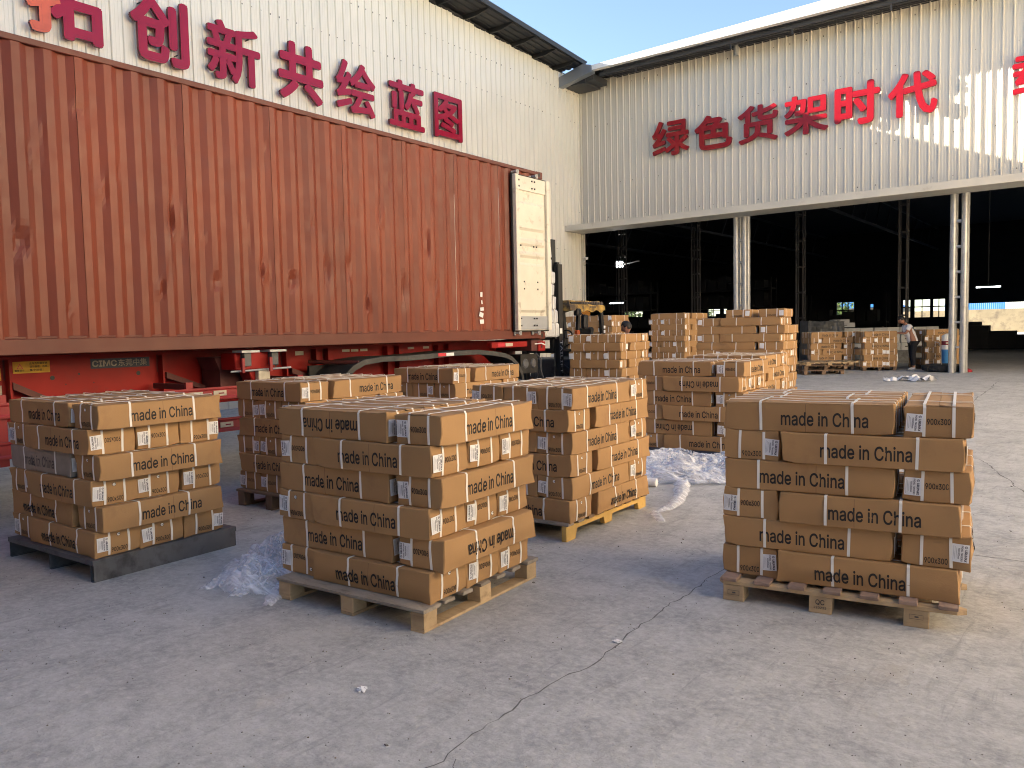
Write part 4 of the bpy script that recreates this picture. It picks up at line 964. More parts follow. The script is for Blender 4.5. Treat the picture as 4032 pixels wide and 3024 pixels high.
# taller stacks of plainer boxes further back
stack((-5.074, 15.011), 6.2, .15, 1, 11, 'tallest stack of plain boxes', H=.1555, L=1.14, W=.47, seed=19, words=False, detail=1, tops=False, start_odd=False, jitter=.025, keep=lambda r, i: not (r == 0 and i == 2), full=lambda r, i: r < 6 or i == 0)
stack((-7.082, 12.464), 7.0, .22, 2, 9, 'stack hiding the blue shirted worker', H=.1535, L=.98, W=.345, seed=20, words=False, detail=1, tops=False, jitter=.02, full=lambda r, i: True)
stack((-8.936, 18.981), 0.0, .195 + .14 + .1455 * 3, 2, 9, 'narrow stack left of the tallest', H=.1455, L=.95, W=.345, seed=21, words=False, detail=1, tops=False, start_odd=False, jitter=.02, keep=lambda r, i: i != 3)
stack((-10.3, 17.7), 3.0, .17 + .14 + .1455 * 6, 1, 6, 'stack behind the forklift', H=.1455, L=.95, W=.345, seed=22, words=False, detail=1, tops=False, jitter=.03, straps=True)
def low_pile(N, rot, x1, y1, z0, z1, label):
    m = MB(); n_ = int(round((z1 - z0) / .1455))
    for k in range(n_):
        a = (k % 2) * .03
        for q in range(3): m.box(-x1 + q * x1 / 3 + .004 + a, -x1 + (q + 1) * x1 / 3 - .004 + a, a, y1 - a, z0 + k * .1455, z0 + (k + 1) * .1455 - .003)
    o = obj('cardboard_boxes', m.mesh('cardboard_boxes', 'carton'), None, (N[0], N[1], 0), radians(rot)); tag(o, label, 'boxes', None, 'stuff')
low_pile((-8.936, 18.981), 0, 1.03, 1.3, .335, .335 + .1455 * 3, 'lower cardboard layers hidden under the narrow far stack')
low_pile((-10.3, 17.7), 3, 1.3, .98, .31, .31 + .1455 * 6, 'lower cardboard layers hidden under the stack behind the forklift')
stack((-11.3, 17.9), 3.0, .95, 2, 3, 'small stack past the forklift wheel', H=.1455, L=.95, W=.345, seed=23, words=False, detail=1, tops=False, jitter=.02, keep=lambda r, i: i != 3)
low_pile((-11.3, 17.9), 3, 1.0, .95, .31, .95, 'lower cardboard layers under the small stack past the forklift')
_I = Matrix.Translation((-5.074, 15.011, 0)) @ Matrix.Rotation(radians(6.2), 4, 'Z')
carton(_I, 'P', .0, .05, .15 + 11 * .1555, 2, (None, 2), 'right of the two end-on boxes crowning the tallest stack', GR, False, 'carton', .80, .46, .1555, True, 1)
carton(_I, 'P', .62, .0, .15 + 11 * .1555, 0, (None, 2), 'left of the two end-on boxes crowning the tallest stack', GR, False, 'carton', .80, .46, .1555, True, 1)
# stacks at the hall opening
def nst(N, rot, kind, rows, nick, seed, so, zb, st=None, keep=None): return stack(N, rot, zb, kind, rows, nick, start_odd=so, seed=seed, detail=1, styles=st, keep=keep, jitter=.012)
nst((-6.69, 26.40), 34, 1, 6, 'stack behind the empty pallets', 31, True, .40, {(0, 0): S(e=2), (0, 1): S(v=1, t=1), (1, 0): S(v=1, t=1), (1, 3): S(e=2), (2, 0): S(e=0), (2, 1): S(v=1, t=1), (3, 0): S(v=1, t=-1), (3, 3): S(e=0), (4, 0): S(e=0), (4, 1): S(v=0, t=1)})
nst((-5.45, 26.30), 32, 2, 6, 'stack the bending person works at', 32, False, .40, {(0, 0): S(v=2, t=1, e=2), (1, 0): S(e=0), (1, 1): S(e=0), (1, 2): S(e=0), (2, 0): S(v=2, t=-1), (3, 0): S(e=0), (3, 1): S(e=2), (3, 2): S(e=2), (4, 0): S(v=2, t=1), (5, 0): S(e=0), (5, 1): S(e=2), (5, 2): S(e=0)})
nst((-3.95, 27.45), 33, 2, 6, 'stack beside the blue cylinder', 33, False, .42, {(0, 0): S(v=1, t=1), (2, 0): S(v=2, t=1), (4, 0): S(v=2, t=-1)})

# ------------------------------------------------------------------ pallets
def bmesh_box(x0, x1, y0, y1, z0, z1, mt, seed, bev=.003):
    m = MB(); m.box(x0, x1, y0, y1, z0, z1); me = m.mesh('b', mt, bevel=bev); rj = random.Random(seed)
    for q in me.vertices: q.co += Vector((rj.uniform(-1, 1), rj.uniform(-1, 1), rj.uniform(-1, 1))) * .0025
    return me
def pallet(loc, rot, w, d, label, style='block', mt='wood', mt2='wood_grey', h=.14, z=None, grp=None, seed=1, mark=None):
    z = gz(loc[1]) if z is None else z; p = empty('pallet', (loc[0], loc[1], z), radians(rot), label, 'pallet', grp); rj = random.Random(seed)
    B = lambda nm, *a, m_=mt: obj(nm, bmesh_box(*a, m_, rj.random()), p)
    if style == 'block':        # runners along y, deck boards along x
        for x0 in (-w, -w / 2 - .05, -.10):
            B('runner_board', x0, x0 + .10, 0, d, 0, .018)
            for y0 in (0.0, d / 2 - .06, d - .12): B('block', x0, x0 + .10, y0, y0 + .12, .018, h - .024)
        n_ = 7
        for k in range(n_):
            y0 = (d - .13) * k / (n_ - 1); B('deck_board', -w - .01, .012, y0 - (.012 if k == 0 else 0), y0 + (.14 if k in (0, n_ - 1) else .095), h - .023, h - .001, m_=mt2)
    elif style == 'boardsy':    # lead boards along x, deck boards along y with their ends in front
        for y0 in (0, d / 2 - .06, d - .12):
            m = MB(); r_ = .04
            m.prism([(-w - .03, y0 + .04), (-w, y0), (.14, y0), (.185, y0 + .03), (.185, y0 + .07), (.14, y0 + .10), (-w - .03, y0 + .10)], h - .045, h - .023, 'xy')
            o = obj('lead_board', m.mesh('lead_board', mt), p)
            for x0 in (-w, -w / 2 - .06, -.12): B('block', x0, x0 + .125, y0 + .005, y0 + .125, .0, h - .046)
        n_ = 7
        for k in range(n_):
            x0 = -w - .01 + (w + .06) * k / (n_ - 1); B('deck_board', x0, x0 + .095, -.015, d, h - .022, h, m_=mt2)
    elif style == 'stringer':   # yellow: notched stringers along y, boards along x
        for x0 in (-.05, -w / 2 - .02, -w):
            m = MB(); m.prism([(0, h - .065), (0, 0), (.14, 0), (.17, h - .065), (d / 2 - .10, h - .065), (d / 2 - .08, .02), (d / 2 + .04, .02), (d / 2 + .06, h - .065), (d - .17, h - .065), (d - .14, 0), (d, 0), (d, h - .024), (0, h - .024)], x0, x0 + .045, 'yz')
            obj('stringer', m.mesh('stringer', mt, bevel=.003), p)
        n_ = 9
        for k in range(n_):
            y0 = (d - .10) * k / (n_ - 1); B('deck_board', -w - .02, .012, y0, y0 + .095, h - .022, h, m_=mt2 if k > 1 else 'wood_grey')
    elif style == 'steel':
        for x0 in (-.004, -w):
            B('side_plate', x0, x0 + .004, 0, d, 0, h - .004)
        for x0 in (-w, -w / 2, -.045):
            m = MB(); m.box(x0, x0 + .004, .0, d, 0, h - .02); m.box(x0, x0 + .045, .0, d, h - .024, h - .02); m.box(x0, x0 + .03, 0, d, 0, .004); obj('channel', m.mesh('channel', mt), p)
        for y_ in (-.006, d): m = MB(); m.box(-w - .01, .004, y_, y_ + .006, h - .035, h); obj('edge_angle', m.mesh('edge_angle', mt), p)
        m = MB(); m.box(-w - .01, .004, 0, d, h - .006, h - .001); obj('deck_plate', m.mesh('deck_plate', mt), p)
    if mark:
        for k, (body, wq, hq) in enumerate(mark):
            x0 = (-w, -w / 2 - .06, -.12)[k]
            if not body: continue
            for ln, (b_, w_, h_, dz) in enumerate(body):
                if not b_:      # illegible framed stamp
                    m = MB()
                    for (a0, a1, c0, c1) in ((-w_ / 2, w_ / 2, -h_ / 2, -h_ / 2 + .0015), (-w_ / 2, w_ / 2, h_ / 2 - .0015, h_ / 2), (-w_ / 2, -w_ / 2 + .0015, -h_ / 2, h_ / 2), (w_ / 2 - .0015, w_ / 2, -h_ / 2, h_ / 2), (-.008, .012, -.004, .004)): m.box(x0 + .0625 + a0, x0 + .0625 + a1, .0025, .0045, dz + c0, dz + c1)
                    obj('stamp', m.mesh('stamp', 'ink2'), p); continue
                V, F = text_vf(b_, w_, h_, offset=.015); m = MB(); m.add((V, F), lambda q: Vector((x0 + .0625 + q.x, .0025, dz + q.y))); obj('stamp', m.mesh('stamp', 'ink2', fixn=False), p)
    return p
c_, s_ = cos(radians(3.9)), sin(radians(3.9))
def loc2(N, rot, x, y): a = radians(rot); return (N[0] + x * cos(a) - y * sin(a), N[1] + x * sin(a) + y * cos(a))
pallet(loc2((-3.025, 3.284), 3.9, -.05, -.135), 3.9, 1.20, 1.19, 'pale block pallet with a speckled grey front board under front centre stack', 'block', seed=1)
pallet(loc2((-.633, 4.885), 7.8, -.20, -.10), 7.8, 1.12, 1.05, 'block pallet stamped QC with reddish deck board ends under right stack', 'boardsy', 'wood', 'wood_red', h=.146, seed=2, mark=[([('', .07, .028, .052)], 0, 0), ([('QC', .05, .034, .066), ('220222', .07, .014, .035)], 0, 0), ([('', .07, .026, .060)], 0, 0)])
pallet(loc2((-5.589, 2.605), 2.15, -.03, -.07), 2.15, 1.28, 1.14, 'dark grey sheet metal pallet under the left stack', 'steel', 'steel_grey', h=.154, seed=3)
pallet(loc2((-3.433, 5.247), 2.1, -.03, -.06), 2.1, 1.05, 1.42, 'yellow wooden stringer pallet under the stack behind the front one', 'stringer', 'wood_yellow', 'wood_dark', h=.148, seed=4)
pallet(loc2((-6.034, 4.698), 2.5, -.04, -.05), 2.5, .95, 1.3, 'dark block pallet under the stack beside the trailer guard rails', 'block', 'wood_dark', 'wood_dark', h=.165, seed=5)
pallet(loc2((-6.316, 7.129), 2.4, -.04, -.05), 2.4, .95, 1.3, 'dark block pallet under the stack beside the trailer wheels', 'block', 'wood_dark', 'wood_dark', h=.145, seed=6)
pallet(loc2((-3.507, 9.03), 3.5, -.0, -.04), 3.5, 1.34, 1.02, 'blue grey metal pallet behind the white film heap', 'steel', 'steel_blue', h=.14, seed=7)
pallet(loc2((-3.842, 10.411), 2.2, -.02, -.04), 2.2, 1.0, 1.35, 'blue grey metal pallet under the stack beyond the film heap', 'steel', 'steel_blue', h=.14, seed=8)
pallet(loc2((-7.082, 12.464), 7.0, -.02, -.0), 7.0, 1.0, 1.3, 'wooden block pallet under the stack of plain boxes near forklift', 'block', 'wood', 'wood', h=.117, seed=10)
pallet(loc2((-8.936, 18.981), 0, -.02, -.0), 0, 1.0, 1.25, 'wooden block pallet under the narrow far stack', 'block', 'wood', 'wood', h=.143, seed=11)
pallet(loc2((-10.3, 17.7), 3, -.02, -.0), 3, 1.25, .95, 'wooden block pallet under the stack behind the forklift', 'block', 'wood', 'wood', h=.135, seed=12)
pallet(loc2((-11.3, 17.9), 3, -.02, -.0), 3, 1.0, .95, 'wooden block pallet under the small stack past the forklift', 'block', 'wood', 'wood', h=.133, seed=13)
pallet(loc2((-6.69, 26.40), 34, -.02, -.03), 34, 1.28, 1.0, 'brown block pallet under the stack behind the empty pallets', 'block', 'wood_dark', 'wood_dark', h=.12, seed=14)
pallet(loc2((-5.45, 26.30), 32, -.02, -.03), 32, .98, 1.25, 'brown block pallet under the stack next to the bending person', 'block', 'wood_dark', 'wood_dark', h=.12, seed=15)
pallet(loc2((-3.95, 27.45), 33, -.02, -.03), 33, .98, 1.25, 'brown block pallet half hidden behind the silvery column', 'block', 'wood_dark', 'wood_dark', h=.14, seed=16)
pallet(loc2((-5.074, 15.011), 6.2, -.02, -.0), 6.2, 1.6, 1.3, 'low wooden pallet under the tallest stack', 'block', 'wood', 'wood', z=.08, h=.07, seed=9)
# ------------------------------------------------------------------ empty pallets, heaps, clutter at the opening
def empties():
    for i, (l, r_, w, d, h, z, lb_, mt) in enumerate([((-6.42, 24.18), 36, 1.15, .95, .13, .0, 'lowest of three empty brown pallets piled askew near the hall opening', 'wood_dark'),
            ((-6.38, 24.38), 38, 1.25, 1.0, .13, .135, 'middle one of three empty brown pallets piled askew near the hall', 'wood_dark'),
            ((-6.22, 24.40), 37, 1.35, 1.0, .10, .27, 'topmost long brown pallet of the empty pile near the hall', 'wood')]):
        pallet(l, r_, w, d, lb_, 'boardsy' if i == 2 else 'block', mt, mt, h=h, z=gz(24.2) + z, grp='empty pallets by the hall opening', seed=40 + i)
empties()
def heap(name, cx, cy, rx, ry, h, seed, label, cat, mt='film', rot=0, nx=70, tails=(), grp=None, freq=3.0, amp=.55, layers=3):
    z0 = gz(cy); m = MB(); n = nx; seed0 = seed
    for lay in range(layers):
     seed = seed0 + lay * 1.7; P = {}; h_l = h * (1 - .22 * lay); k_l = 1 + .07 * lay
     for i in range(n + 1):
         for j in range(n + 1):
             u, v = 2 * i / n - 1, 2 * j / n - 1; r = sqrt(u * u + v * v)
             e = 1 + .28 * noise.noise(Vector((math.atan2(v, u) * 1.3, seed, 0)))
             x, y = u * rx * e * k_l, v * ry * e * k_l
             nn = noise.fractal(Vector((x * freq, y * freq, seed * 3.1)), .9, 2.1, 4)
             rg = 1 - abs(noise.noise(Vector((x * freq * 1.2 + nn * .8, y * freq * 2.6 + nn, seed)))) * 2.6
             base = max(0, 1 - r ** 1.7); zz = h_l * (base ** .6) * (.60 + amp * nn * .55 + .34 * rg) if r < 1 else -.01
             x += .035 * noise.noise(Vector((x * 6, y * 6, 5 + seed))); y += .035 * noise.noise(Vector((x * 9, y * 9, 9 + seed)))
             P[i, j] = (x, y, max(zz, -.01) + .006) if r < 1.0 else None
     idx = {}
     for k_, p in P.items():
         if p: idx[k_] = len(m.v); m.v.append(p)
     for i in range(n):
         for j in range(n):
             q = [(i, j), (i + 1, j), (i + 1, j + 1), (i, j + 1)]
             if all(t in idx for t in q): m.f.append(tuple(idx[t] for t in q)); m.mi.append(0)
    for (pts, w) in tails:
        L = []; 
        for a, b in zip(pts[:-1], pts[1:]):
            for k in range(10): L.append(Vector(a).lerp(Vector(b), k / 10))
        L.append(Vector(pts[-1])); base = len(m.v); nj = 9
        for k, p in enumerate(L):
            d = (L[min(k + 1, len(L) - 1)] - L[max(k - 1, 0)]).normalized(); nr = Vector((-d.y, d.x)); t = k / (len(L) - 1)
            ww = w * (1 - .55 * t) * (1 + .35 * noise.noise(Vector((k * .33, seed, w * 9))))
            for j in range(nj):
                s = 2 * j / (nj - 1) - 1; q = p + nr * s * ww
                zz = (1 - s * s) * ww * .75 * (1 - .6 * t) * (.6 + .9 * abs(noise.noise(Vector((k * .5, j * .9, seed))))) + .02 * abs(noise.noise(Vector((k * 1.3, j * 1.7, 2))))
                m.v.append((q.x + .01 * noise.noise(Vector((k, j, 1))), q.y + .01 * noise.noise(Vector((k, j, 4))), zz + .004))
        for k in range(len(L) - 1):
            for j in range(nj - 1):
                a = base + k * nj + j; m.f.append((a, a + 1, a + nj + 1, a + nj)); m.mi.append(0)
    me = m.mesh(name, mt, fixn=False)
    for p in me.polygons: p.use_smooth = True
    o = obj(name, me, None, (cx, cy, z0), rot); tag(o, label, cat, grp); return o
heap('stretch_film_heap', -4.66, 3.40, .40, .38, .26, 3, 'heap of clear stretch film lying left of the front centre pallet', 'stretch film', rot=radians(-20), nx=90, freq=3.6,
     tails=[([(-0.236, -0.171), (-0.167, -0.359), (-0.057, -0.457), (0.031, -0.553)], .085), ([(0.079, -0.216), (0.168, -0.343), (0.267, -0.382), (0.325, -0.425)], .09), ([(0.332, -0.124), (0.496, -0.224), (0.619, -0.296)], .07)])
heap('white_film_heap', -3.95, 8.12, .75, .52, .30, 5, 'large heap of milky white film behind the yellow pallet stack', 'stretch film', rot=radians(15), nx=90, freq=3.2,
     tails=[([(0.184, -0.588), (0.261, -1.074), (0.286, -1.443), (0.275, -1.678), (0.186, -1.934), (0.316, -2.259)], .085)])
heap('white_film_heap', -3.42, 8.35, .40, .42, .30, 8, 'smaller clump of crumpled clear film beside the front right stack', 'stretch film', rot=.4, nx=60, freq=4.5)
MT['milky'] = mat('milky_white_film', (.80, .80, .82), .35, var=.06, scale=5, bump=1.0, bscale=26)
heap('foam_sheet_heap', -4.28, 8.10, .46, .36, .25, 12, 'white foam sheet crumpled within the large film heap', 'foam sheet', mt='milky', rot=.2, nx=60, freq=3.5, layers=1)
t = empty('foam_roll', (-3.93, 7.42, gz(7.4)), radians(10), 'small white roll lying at the foot of the film heap', 'roll'); m = MB(); m.tube([(-.16, 0, .045), (.10, 0, .045)], .045, 14); obj('roll', m.mesh('roll', 'milky', smooth=True), t)
def paper(x, y, s, seed, label):
    rj = random.Random(seed); m = MB(); n = 5; P = {}
    for i in range(n + 1):
        for j in range(n + 1):
            P[i, j] = (s * (i / n - .5) + rj.uniform(-.02, .02), s * .7 * (j / n - .5) + rj.uniform(-.02, .02), rj.uniform(.0, .30) * s * (1 if 0 < i < n else .2))
    for i in range(n):
        for j in range(n): m.quad(P[i, j], P[i + 1, j], P[i + 1, j + 1]); m.quad(P[i, j], P[i + 1, j + 1], P[i, j + 1])
    o = obj('crumpled_paper', m.mesh('crumpled_paper', 'paper', fixn=False), None, (x, y, gz(y) + .004), rj.uniform(0, 3)); tag(o, label, 'paper', 'scraps of white paper on the concrete')
paper(-4.72, 22.05, .42, 1, 'flat white paper scrap, leftmost of three before the tyre')
paper(-4.42, 22.2, .45, 2, 'peaked white paper scrap, middle of three before the tyre')
paper(-3.98, 22.1, .55, 3, 'widest white paper scrap, nearest the silvery column')
paper(-2.82, 2.46, .035, 4, 'tiny white scrap on the open concrete before the front centre stack')
paper(-2.12, 3.65, .03, 5, 'tiny white scrap caught in the long crack')
# grit
MT['gritm'] = mat('grit_stone', (.16, .15, .145), .9, var=.3, scale=9)
rj = random.Random(77); m = MB()
for k in range(1300):
    dd = rj.uniform(2.2, 9) if rj.random() < .8 else rj.uniform(9, 18); a = radians(rj.uniform(3, 72)); x, y = -sin(a) * dd, cos(a) * dd; s = rj.uniform(.0010, .0030)
    if rj.random() < .03: s *= 2.2
    R = Matrix.Rotation(rj.uniform(0, 3), 3, 'Z') @ Matrix.Rotation(rj.uniform(0, 1), 3, 'X'); m.m = 0 if rj.random() < .7 else 1
    m.box(-s, s * rj.uniform(.5, 1.6), -s, s, -s * .4, s * .5, R, Vector((x, y, gz(y) + s * .4)))
o = obj('grit', m.mesh('grit', ['gritm', 'render_wall']), None); tag(o, 'small grit and splinters scattered over the concrete yard', 'grit', None, 'stuff')
# tyre lying flat with rope handle, gas cylinder, cone
t = empty('old_tyre', (-4.15, 25.95, .28), 0, 'worn black tyre lying flat beside the silvery column', 'tyre')
m = MB(); m.lathe([(.28, .02), (.40, 0), (.50, .03), (.53, .09), (.53, .13), (.50, .19), (.40, .22), (.28, .20), (.26, .11), (.28, .02)], 36); obj('tyre', m.mesh('tyre', 'rubber', smooth=True), t)
m = MB()
for k in range(40): m.box(-.01, .01, .0, .0, 0, 0) if False else m.box(.515, .54, -.012, .012, .04, .18, Matrix.Rotation(2 * pi * k / 40, 3, 'Z'), Vector((0, 0, 0)))
obj('tread', m.mesh('tread', 'rubber'), t)
m = MB(); m.tube([(-.02, -.1, .2), (-.04, -.1, .6), (-.08, -.1, .82), (-.16, -.1, .86), (-.2, -.1, .83)], .012, 8); o = obj('bent_rod', m.mesh('bent_rod', 'galv', smooth=True), None, (-4.15, 25.95, .28)); tag(o, 'thin bent metal rod standing up in the flat tyre', 'rod')
t = empty('gas_cylinder', (-4.18, 26.75, .28), 0, 'tall blue cylinder with white top and maroon band behind the column', 'gas cylinder')
m = MB(); m.lathe([(.14, 0), (.145, .02), (.145, .62)], 24); obj('body', m.mesh('body', 'drum_blue', smooth=True), t)
m = MB(); m.lathe([(.147, .62), (.147, .75)], 24); m.lathe([(.147, .87), (.147, .98), (.12, 1.04), (.05, 1.08), (.001, 1.09)], 24); obj('white_band', m.mesh('white_band', 'white', smooth=True), t)
m = MB(); m.lathe([(.149, .75), (.149, .87)], 24); obj('maroon_band', m.mesh('maroon_band', 'maroon', smooth=True), t)
m = MB(); m.box(-.05, .05, -.156, -.148, .785, .835); obj('sticker', m.mesh('sticker', 'ivory'), t, rot=(0, 0, radians(15)))
m = MB(); m.prism([(0, 0), (.30, 0), (.27, .06), (.12, .13), (.03, .10)], 0, .22); o = obj('plastic_dustpan', m.mesh('plastic_dustpan', 'red_plastic', bevel=.01), None, (-3.72, 25.68, .285), radians(-15)); tag(o, 'red plastic dustpan at the foot of the silvery column', 'dustpan')
# white cartons and tarpaulin pile behind
WG = 'white cartons stacked inside the hall'
def wbox(x, y, z, w, d, h, label, rz=36, mt='white_carton'):
    o = obj('white_carton', bmesh_box(0, w, 0, d, 0, h, mt, hash((x, y, z)) % 999, .006), None, (x, y, z), radians(rz)); tag(o, label, 'carton', WG)
    m = MB(); m.box(w * .30, w * .70, -.004, -.002, h * .40, h * .55); obj('printed_words', m.mesh('printed_words', 'ink2'), o)
    return o
u36 = Vector((cos(radians(37)), sin(radians(37)), 0)); n36 = Vector((-u36.y, u36.x, 0)); O = Vector((-8.30, 30.10, 0))
rows_ = [(0, 1.30, 0.40, 8), (1, 1.02, 0.40, 8), (2, .74, .4, 8)]
posn = ['first', 'second', 'third', 'fourth', 'fifth', 'sixth', 'seventh', 'eighth']
for (ri, z, w, n_) in rows_:
    for k in range(n_):
        p = O + u36 * (k * .47 + .02 * ri) + n36 * (.02 * ((k * 7 + ri) % 3)); wbox(p.x, p.y, z, .44, .4, .27, '%s white carton from the left in the %s white row behind the stacks' % (posn[k], ('top', 'second', 'third')[ri]))
m = MB(); m.box(0, 3.9, .03, .8, 0, .46); o = obj('dark_crate', m.mesh('dark_crate', 'steel_grey'), None, (O.x, O.y, .28), radians(37)); tag(o, 'long dark crate carrying the rows of white cartons', 'crate')
wbox(*(O + u36 * -.30 + n36 * .3)[:2], 1.30, .5, .4, .30, 'larger white carton standing left of the white rows')
wbox(*(O + u36 * -.10 + n36 * .35)[:2], 1.60, .95, .4, .17, 'long flat white carton lying over the white rows')
wbox(*(O + u36 * .05 + n36 * .35)[:2], 1.77, .6, .35, .12, 'small flat white carton, topmost of the white ones')
m = MB(); m.box(0, .75, .1, .6, 0, 1.02); o = obj('dark_crate', m.mesh('dark_crate', 'steel_grey'), None, (O.x - .30, O.y - .1, .28), radians(37)); tag(o, 'short dark crate below the larger white carton', 'crate')
def tarp_pile(cx, cy, w, d, h, rot, label):
    m = MB(); nx, nz = 40, 24
    def P(u, t):      # u along width, t: 0 bottom front .. 1 top back
        x = w * (u - .5); fz = min(1, t / .7); y = -d / 2 if t < .7 else -d / 2 + d * (t - .7) / .3
        z = h * fz; q = Vector((x * 3, z * 4, y * 3 + cx)); n_ = noise.fractal(q, .8, 2.2, 5)
        return (x + .05 * n_, y + .10 * n_ - .08 * (1 - fz), z + (.06 * n_ if t > .65 else 0))
    for i in range(nx):
        for j in range(nz): m.quad(P(i / nx, j / nz), P((i + 1) / nx, j / nz), P((i + 1) / nx, (j + 1) / nz), P(i / nx, (j + 1) / nz))
    for s in (0, 1): m.quad(*[P(s, j / nz) for j in range(nz + 1)], (w * (s - .5), d / 2, 0))
    me = m.mesh('tarpaulin_pile', 'tarp', fixn=False)
    for p in me.polygons: p.use_smooth = True
    o = obj('tarpaulin_pile', me, None, (cx, cy, .27), radians(rot)); tag(o, label, 'covered pile')
tarp_pile(-8.55, 29.3, 1.25, .9, 1.55, 36, 'grey plastic covered pile behind the stack with empty pallets')
tarp_pile(-8.35, 27.9, .55, .7, 1.1, 36, 'low grey plastic wrapped pile at the left side of that stack')
# dark racks, stacks and machine silhouettes deep inside the hall
def dark_rack(x, y, w, h, label):
    t = empty('storage_rack', (x, y, .28), 0, label, 'rack', 'dark racks deep inside the hall')
    for x_ in (0, w):
        for y_ in (0, .9): m = MB(); m.box(x_ - .05, x_ + .05, y_ - .05, y_ + .05, 0, h); obj('upright', m.mesh('upright', 'inside'), t)
    for k in range(int(h / 1.1)):
        m = MB(); m.box(0, w, -.05, .95, .4 + k * 1.1, .5 + k * 1.1); obj('shelf', m.mesh('shelf', 'inside'), t)
        rj = random.Random(k + int(x)); x_ = .15
        while x_ < w - .5:
            ww = rj.uniform(.4, .8); m = MB(); m.box(x_, x_ + ww, .05, .8, .5 + k * 1.1, .5 + k * 1.1 + rj.uniform(.3, .8)); obj('goods', m.mesh('goods', 'inside'), t); x_ += ww + .1  # goods share the interior black, so their shade is painted in
for i, (x, y, w, h) in enumerate([(-30, 46, 6, 4.4), (-22, 48, 5, 4.4), (-15.5, 50, 4.5, 3.3), (-12, 44, 2.4, 1.2)]):
    dark_rack(x, y, w, h, ['farthest left dark rack seen behind the lamp column', 'dark rack behind the left silvery column', 'dark rack behind the tallest stack', 'low dark rack behind the bending person'][i])
def dpile(x, y, specs, label):
    t = empty('dark_pile', (x, y, .28), 0, label, 'pile')
    for (a, b, c, d) in specs: m = MB(); m.box(a, b, 0, .9, c, d); obj('slab', m.mesh('slab', 'inside', bevel=.02), t)
dpile(-7.6, 48, [(0, 2.0, 0, 1.25), (.1, 1.6, 1.25, 1.45), (2.0, 3.2, 0, .95), (3.2, 4.3, 0, .75), (4.3, 5.0, 0, .62)], 'stepped dark pile of goods before the bright back doorway')
t = empty('dark_machine', (-1.15, 40, .28), 0, 'dark machine with a hand wheel at the right edge of the hall', 'machine')
m = MB(); m.box(0, 1.3, 0, 1, 0, 1.45); obj('body', m.mesh('body', 'black', bevel=.03), t)
m = MB(); m.tube([(.55, .3, 1.4), (.55, .3, 2.05)], .05, 8); obj('spindle', m.mesh('spindle', 'black'), t)
m = MB(); m.tube([(.55 + .26 * cos(a), .3 + .26 * sin(a), 1.95) for a in [2 * pi * k / 16 for k in range(17)]], .03, 6); m.box(.3, .8, .28, .32, 1.93, 1.97); obj('hand_wheel', m.mesh('hand_wheel', 'black'), t)
m = MB(); m.tube([(-.02, .2, 1.35), (-.14, .2, 1.6)], .05, 8); obj('lever', m.mesh('lever', 'black'), t)

# ------------------------------------------------------------------ beyond the hall
m = MB(); m.box(-120, 60, 0, .3, 0, 3.25); o = obj('boundary_wall', m.mesh('boundary_wall', 'render_wall'), None, (0, 130, .28)); tag(o, 'stained cream boundary wall seen through the back doorway', 'wall')
m = MB()
for k in range(30): m.box(k * .25 - .11, k * .25 + .11, -.02, .03, 0, .95)
o = obj('blue_fence', m.mesh('blue_fence', 'blue_panel'), None, (-20.6, 130.1, 3.53)); tag(o, 'blue sheet fence panel standing on the cream boundary wall', 'fence')
t = empty('picket_fence', (-13.1, 130.1, 3.53), 0, 'white picket fence on the boundary wall right of the blue panel', 'fence')
for k in range(60):
    if k == 0: pm = MB().box(-.06, .06, -.02, .02, 0, .95).mesh('picket', 'white')
    obj('picket', pm, t, (k * .25, 0, 0))
m = MB(); m.box(-.1, 15, .02, .05, .15, .25); m.box(-.1, 15, .02, .05, .7, .8); obj('rail', m.mesh('rail', 'white'), t)
t = empty('distant_shed', (-45, 150, .28), 0, 'pale shed with a ribbed roof far behind the hall windows', 'building'); m = MB(); m.box(0, 14, 0, 10, 0, 4.4); obj('wall', m.mesh('wall', 'render_wall'), t)
m = MB(); m.prism([(-.5, 4.4), (14.5, 4.4), (7, 6.6)], -.5, 10.5); obj('roof', m.mesh('roof', 'blue_panel'), t)
def tree(x, y, h, r, seed, label):
    t = empty('tree', (x, y, .28), 0, label, 'tree', 'trees behind the hall'); rj = random.Random(seed)
    m = MB(); m.tube([(0, 0, 0), (.1, 0, h * .4), (.0, .1, h * .75)], [.22, .16, .05], 8)
    for k in range(6): a = k * 1.1; m.tube([(.05, 0, h * (.35 + .06 * k)), (r * .6 * cos(a), r * .6 * sin(a), h * (.6 + .05 * k))], [.08, .02], 6)
    obj('trunk', m.mesh('trunk', 'bark'), t); m = MB()
    for k in range(3200):
        while True:
            p = Vector((rj.uniform(-1, 1), rj.uniform(-1, 1), rj.uniform(-1, 1)))
            if p.length < 1 and noise.noise(p * 2.2 + Vector((seed, 0, 0))) > -.12: break
        c = Vector((p.x * r, p.y * r, h * .62 + p.z * h * .42)); s = rj.uniform(.12, .26); a = Vector((rj.uniform(-1, 1), rj.uniform(-1, 1), rj.uniform(-1, 1))).normalized(); b = a.cross(Vector((rj.random(), rj.random(), 1))).normalized()
        m.quad(c - a * s, c + b * s * .5, c + a * s, c - b * s * .5)
    obj('crown', m.mesh('crown', 'leaf', fixn=False), t)
for i, (x, y, h, r) in enumerate([(-31, 112, 5.5, 3.4), (-36, 114, 6.0, 3.5), (-52, 112, 6, 3.6), (-64, 115, 6.5, 3.8), (-70, 112, 6, 3.4)]):
    tree(x, y, h, r, i, ['green tree seen through the barred window of the back wall', 'second green tree past the barred back window', 'green tree beyond the back wall left of the silvery column', 'green tree past the far left back window', 'leftmost green tree past the far left back window'][i])
